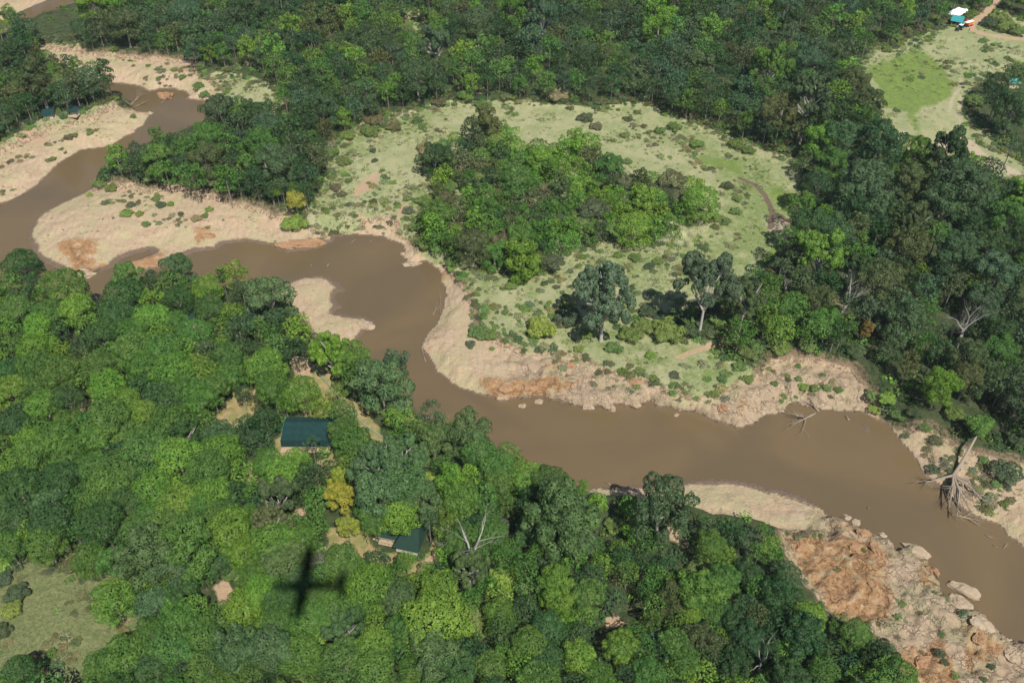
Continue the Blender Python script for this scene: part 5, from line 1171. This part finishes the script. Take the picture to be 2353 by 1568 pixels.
def trailer():
    a, rz, L = frame(2222, 64, 2240, 58); root = empty('farm_trailer', a, rz)
    b = MB(); b.box((2.2, .9, 1.0), (4.4, 2.0, .14)); b.build('bed', M_BLACK, root)
    for (x, y, dx, dy, nm, mt) in ((1.6, -.1, 2.9, .08, 'side_board', M_ORANGE), (3.75, -.1, 1.3, .08, 'side_board', plain('yellow_paint', (.70, .38, .08), .5)), (2.2, 1.9, 4.4, .08, 'side_board', M_ORANGE), (.04, .9, .08, 1.9, 'front_board', M_ORANGE), (4.4, .9, .08, 1.9, 'tail_board', M_ORANGE)):
        q = MB(); q.box((x, y, 1.75), (dx, dy, 1.4)); q.build(nm, mt, root)
    for x in (1.2, 3.4):
        for y in (.1, 1.7): wheel(root, (x, y, .45), .45, .28)
    t = MB(); t.tube([(-1.6, .9, .7), (0, .5, .95)], .07, 6).tube([(-1.6, .9, .7), (0, 1.3, .95)], .07, 6); t.build('drawbar', M_BLACK, root)
    tag(root, 'orange farm trailer hitched behind the tractor', 'trailer')
    for k in range(6):
        m = Matrix.Rotation(rz, 3, 'Z'); p = m @ Vector((-1.2, .15 + k * .32, 2.55))
        q = MB(); q.tube([(0, 0, 0), (5.6, 0, 0)], .13, 10); o = q.build('white_pipe', M_WHITE, None, True, (a[0] + p.x, a[1] + p.y, a[2] + p.z), rz)
        tag(o, 'long white pipe laid across the top of the orange trailer', 'pipe', 'white pipes on the trailer')
trailer()

def bales():
    import bmesh
    bm = bmesh.new(); bmesh.ops.create_uvsphere(bm, u_segments=18, v_segments=12, radius=1.0)
    for v in bm.verts:
        q = v.co; n = fbm(np.array(q.x * 3 + 4), np.array(q.y * 3 + q.z * 2), 5, 2) - .5
        q.x *= 1.25 * (1 + .18 * n); q.y *= 1.0 * (1 + .18 * n); q.z = max(-.75, min(.92, q.z)) * (1 + .1 * n)
    me = bpy.data.meshes.new('white_bale'); bm.to_mesh(me); bm.free(); me.materials.append(M_WHITE)
    me.polygons.foreach_set('use_smooth', np.full(len(me.polygons), True, dtype=bool))
    first = None; A = Vector(hit(2180, 35)); B = Vector(hit(2197, 38.5)); C_ = Vector(hit(2203, 24)); 
    u = (Vector(hit(2217, 29)) - B); v = (A - B)
    for i in range(7):
        for j in range(4):
            p = B + u * (i / 6) + v * (j / 3); 
            if first is None: first = o = link('white_bale', me)
            else: o = first.copy(); COL.objects.link(o)
            o.location = (p.x + rnd.uniform(-.2, .2), p.y + rnd.uniform(-.2, .2), ground(p.x, p.y) + .8); o.rotation_euler = (0, 0, rnd.uniform(0, 3)); s = rnd.uniform(.95, 1.15); o.scale = (s, s, s)
            tag(o, 'round white wrapped bale stacked behind the teal-roofed shed', 'bale', 'white bales behind the shed')
bales()
def drum(px, py, mat, label, r=.45, h=1.1):
    x, y, z = hit(px, py); mb = MB(); mb.add(*lathe([(0, 0), (0, r), (h * .3, r), (h * .33, r * 1.05), (h * .36, r), (h * .64, r), (h * .67, r * 1.05), (h * .7, r), (h, r), (h, 0)], 14, 'z'))
    tag(mb.build('drum', mat, None, True, (x, y, z)), label, 'drum')
drum(2220, 51, M_RED, 'bright red drum behind the trailer', .6, 1.5); drum(2210, 55, M_BLUE, 'blue drum at the corner of the shed', .5, 1.2); drum(2206, 52.5, M_ORANGE, 'orange drum against the shed gable', .4, 1.0)
def crate():
    x, y, z = hit(2168, 61); root = empty('crate', (x, y, z), .3); b = MB()
    b.box((0, 0, .45), (1.5, 1.1, .9), bev=.06); b.build('body', plain('rust_paint', (.25, .05, .03), .6), root)
    l = MB(); l.box((0, 0, .95), (1.0, .8, .1), bev=.03); l.build('lid', M_WHITE, root)
    tag(root, 'dark red box with a white top at the edge of the bushes', 'crate')
crate()

def person(px, py):
    x, y, z = hit(px, py)
    J = {'pelvis': (0, 0, .95), 'chest': (0, 0, 1.28), 'neck': (0, 0, 1.46), 'head0': (0, -.02, 1.56), 'head1': (0, -.02, 1.70)}
    E = [('pelvis', 'chest'), ('chest', 'neck'), ('neck', 'head0'), ('head0', 'head1')]; Rr = {'pelvis': .15, 'chest': .17, 'neck': .06, 'head0': .085, 'head1': .08}
    for s, n in ((-1, 'l'), (1, 'r')):
        J.update({n + 'hip': (.1 * s, 0, .88), n + 'knee': (.11 * s, -.03 * s, .5), n + 'ank': (.12 * s, .06 * s, .08), n + 'toe': (.13 * s, -.12 + .06 * s, .04), n + 'sh': (.19 * s, 0, 1.40), n + 'elb': (.27 * s, .03, 1.12), n + 'wr': (.27 * s, -.08, .88), n + 'hand': (.27 * s, -.1, .80)})
        E += [('pelvis', n + 'hip'), (n + 'hip', n + 'knee'), (n + 'knee', n + 'ank'), (n + 'ank', n + 'toe'), ('chest', n + 'sh'), (n + 'sh', n + 'elb'), (n + 'elb', n + 'wr'), (n + 'wr', n + 'hand')]
        Rr.update({n + 'hip': .1, n + 'knee': .065, n + 'ank': .045, n + 'toe': .04, n + 'sh': .07, n + 'elb': .045, n + 'wr': .03, n + 'hand': .035})
        for q in range(5):
            J[n + 'f%d' % q] = (.27 * s + (q - 2) * .018, -.115 + (.03 if q == 0 else 0), .80 - (.05 if q == 0 else .085 - .008 * abs(q - 2.5))); Rr[n + 'f%d' % q] = .009; E.append((n + 'hand', n + 'f%d' % q))
    ks = list(J); me = bpy.data.meshes.new('person'); me.from_pydata([J[k] for k in ks], [(ks.index(a), ks.index(b)) for a, b in E], []); me.update()
    o = link('person', me, None, (x, y, z), .6); me.materials.append(plain('dark_clothes', (.03, .03, .035), .8))
    sk = o.modifiers.new('skin', 'SKIN'); sk.use_smooth_shade = True
    for i, k in enumerate(ks):
        me.skin_vertices[0].data[i].radius = (Rr[k], Rr[k]); me.skin_vertices[0].data[i].use_root = (k == 'pelvis')
    o.modifiers.new('sub', 'SUBSURF').levels = 1
    tag(o, 'person in dark clothes standing beside the tractor and trailer', 'person')
    hb = MB(); hb.add(*[(lambda v, f: ([(p[0], p[1] - .02, p[2]) for p in v], f))(*lathe([(1.69, .098), (1.74, .09), (1.785, .06), (1.80, 0)], 10, 'z'))][0]); hb.build('hair', M_BLACK, o, True)
person(2225.5, 71.5)

# ------------------------------------------------------------------ the aircraft whose shadow crosses the treetops
def aircraft():
    pos = np.array([0, 0, CAMH]) - sd * 60.0 + np.array([1.3, 0, 0])
    root = empty('aircraft', tuple(pos), math.radians(181)); S = 1.27
    M = plain('aircraft_white', (.75, .75, .74), .3)
    secs = [(7.4, .10, .10, -.1), (7.0, .32, .32, -.1), (6.2, .52, .55, -.05), (5.0, .66, .72, 0), (3.4, .82, .95, .1), (1.0, .85, 1.0, .12), (-1.5, .82, .95, .15), (-3.4, .55, .62, .35), (-5.2, .28, .32, .6), (-6.4, .10, .14, .75)]
    n = 16; vs = []; fs = []
    for (x, hw, hh, zc) in secs:
        for k in range(n):
            a = 2 * math.pi * k / n; vs.append((x * S, hw * S * math.copysign(abs(math.cos(a)) ** .8, math.cos(a)), (zc + hh * math.copysign(abs(math.sin(a)) ** .8, math.sin(a))) * S))
    for i in range(len(secs) - 1):
        for k in range(n): fs.append((i * n + k, i * n + (k + 1) % n, (i + 1) * n + (k + 1) % n, (i + 1) * n + k))
    fs += [tuple(range(n - 1, -1, -1)), tuple((len(secs) - 1) * n + k for k in range(n))]
    fm = MB(); fm.add(vs, fs); fm.build('fuselage', M, root, True)
    def foil(span0, span1, c0, c1, x0, x1, z0, z1, name, vertical=False):
        prof = [(0, 0), (.03, .05), (.25, .075), (.6, .05), (1, 0), (.6, -.025), (.25, -.04), (.03, -.03)]
        vs = []
        for (sp, c, xx, zz) in ((span0, c0, x0, z0), (span1, c1, x1, z1)):
            for (a, b) in prof: vs.append(((xx - a * c) * S, (b * c if vertical else sp) * S, ((sp + zz) if vertical else zz + b * c) * S))
        m = len(prof); mb = MB(); mb.add(vs, [tuple(range(m)), tuple(range(2 * m - 1, m - 1, -1))] + [(k, m + k, m + (k + 1) % m, (k + 1) % m) for k in range(m)]); mb.build(name, M, root)
    for s in (-1, 1):
        foil(0, s * 8.0, 3.0, 1.7, 2.8, 2.2, 1.12, 1.45, 'wing'); foil(0, s * 3.1, 1.5, .95, -4.9, -5.3, .8, .8, 'tailplane')
        st = MB(); st.tube([(1.2 * S, s * .8 * S, -.6 * S), (1.4 * S, s * 3.6 * S, 1.1 * S)], .07, 6); st.build('strut', M, root)
        wheel(root, (.6 * S, s * 1.6 * S, -1.5 * S), .4, .28)
    foil(0, 2.6, 2.4, 1.2, -4.3, -5.4, .9, .9, 'fin', True)
    pr = MB()
    for k in range(3):
        a = k * 2.094; pr.add([(7.42 * S, math.cos(a + d) * r * S, (math.sin(a + d) * r - .1) * S) for d, r in ((-.25, .2), (-.08, 1.3), (.08, 1.3), (.25, .2))] + [(7.48 * S, math.cos(a + d) * r * S, (math.sin(a + d) * r - .1) * S) for d, r in ((-.25, .2), (-.08, 1.3), (.08, 1.3), (.25, .2))], [(0, 1, 2, 3), (7, 6, 5, 4), (0, 4, 5, 1), (1, 5, 6, 2), (2, 6, 7, 3), (3, 7, 4, 0)])
    pr.build('propeller', M_BLACK, root)
    tag(root, 'white high-wing aircraft whose cross-shaped shadow falls on the treetops', 'aircraft')
aircraft()

# ------------------------------------------------------------------ labels that single each tree and bush out
LAND = [('the large teal tent', 702, 1000), ('the green gabled tent', 920, 1240), ('the aircraft shadow', 704, 1350), ('the yellow-leaved trees', 778, 1130), ('the beige sand spit', 740, 690), ('the lower left clearing', 150, 1430), ('the uprooted tree', 2200, 1080),
 ('the orange-leaved tree', 1990, 755), ('the fan-twigged grey tree', 2195, 720), ('the teal-roofed shed', 2190, 48), ('the bright green marsh', 2085, 190), ('the red dirt patch', 830, 418), ('the white snag at the bottom', 1745, 1520), ('the orange rock slope', 1925, 1320),
 ('the orange ledge', 1220, 890), ('the muddy inlet', 1890, 945), ('the left sand bar', 330, 530), ('the far river bend', 400, 250), ('the sandy point', 1700, 960), ('the lower sand bar', 1720, 1150), ('the lawn tent', 112, 262), ('the pale reeds', 1545, 540),
 ('the small sandy path', 672, 1186), ('the riverside lawn', 530, 945), ('the bright dirt patch', 505, 1366), ('the green-roofed tent by the bank', 440, 735), ('the tall bare grey tree', 1095, 1270), ('the dark creek', 1765, 460), ('the rail fence', 800, 935), ('the small dirt clearing', 190, 930),
 ('the curved beige shore', 1010, 800), ('the river at left', 30, 540), ('the long river rock', 2214, 1357), ('the trail in the clearing', 2195, 240), ('the white dead trunks', 1500, 170)]
ORD = ['nearest', 'second', 'third', 'fourth', 'fifth', 'sixth', 'seventh', 'eighth', 'ninth', 'tenth', 'eleventh', 'twelfth', 'thirteenth', 'fourteenth']
CW = {'b': 'bright green', 'm': 'mid-green', 'd': 'dark green', 'g': 'grey-green', 'o': 'olive', 'y': 'yellow', 'r': 'orange-brown', 'p': 'pale green', 'h': 'pale grey-green'}
KW = {'dome': 'domed tree', 'lump': 'lumpy-crowned tree', 'tall': 'tall narrow tree', 'open': 'open-branched tree', 'bush': 'bush'}
def direction(dx, dy):
    a = math.degrees(math.atan2(-dy, dx)) % 360
    return ['right of', 'behind', 'left of', 'in front of'][int(((a + 45) % 360) // 90)]
def give_labels(lst, cat, group):
    look = lambda t: (t['c'], t['k']); best = {}
    for li, (nm, lx, ly) in enumerate(LAND):
        buckets = {}
        for i, t in enumerate(lst):
            dx, dy = t['px'] - lx, t['py'] - ly; d = math.hypot(dx, dy)
            buckets.setdefault((look(t), direction(dx, dy)), []).append((d, i))
        for (lk, dr), v in buckets.items():
            v.sort()
            for rank, (d, i) in enumerate(v):
                sc = rank * 90 + d
                if rank < len(ORD) and (i not in best or sc < best[i][0]): best[i] = (sc, rank, dr, nm)
    for i, t in enumerate(lst):
        sc, rank, dr, nm = best[i]
        o = t['obj']; w = '%s %s %s' % (ORD[rank] if rank else 'nearest', CW[t['c']], KW[t['k']])
        tag(o, '%s %s %s' % (w, dr, nm), cat, group)
give_labels(ONE, 'tree', 'trees of the riverside forest'); give_labels(BUSH, 'bush', 'bushes along the meadow and banks')
print('single trees', len(ONE), 'bushes', len(BUSH), 'rest', len(REST), 'scrub', cnt)

# ------------------------------------------------------------------ thin air
def haze():
    mb = MB(); mb.box((0, 2500, 127), (14000, 12000, 262)); me = mesh_from('haze', mb.v, mb.f)
    m = bpy.data.materials.new('haze'); m.use_nodes = True; t = m.node_tree; t.nodes.clear()
    o = t.nodes.new('ShaderNodeOutputMaterial'); v = t.nodes.new('ShaderNodeVolumePrincipled')
    v.inputs['Density'].default_value = HAZE; v.inputs['Color'].default_value = (0.80, 0.90, 0.95, 1); v.inputs['Anisotropy'].default_value = 0.0
    t.links.new(v.outputs[0], o.inputs['Volume']); me.materials.append(m)
    tag(link('haze', me), kind='stuff')
HAZE = 0.00005
haze()
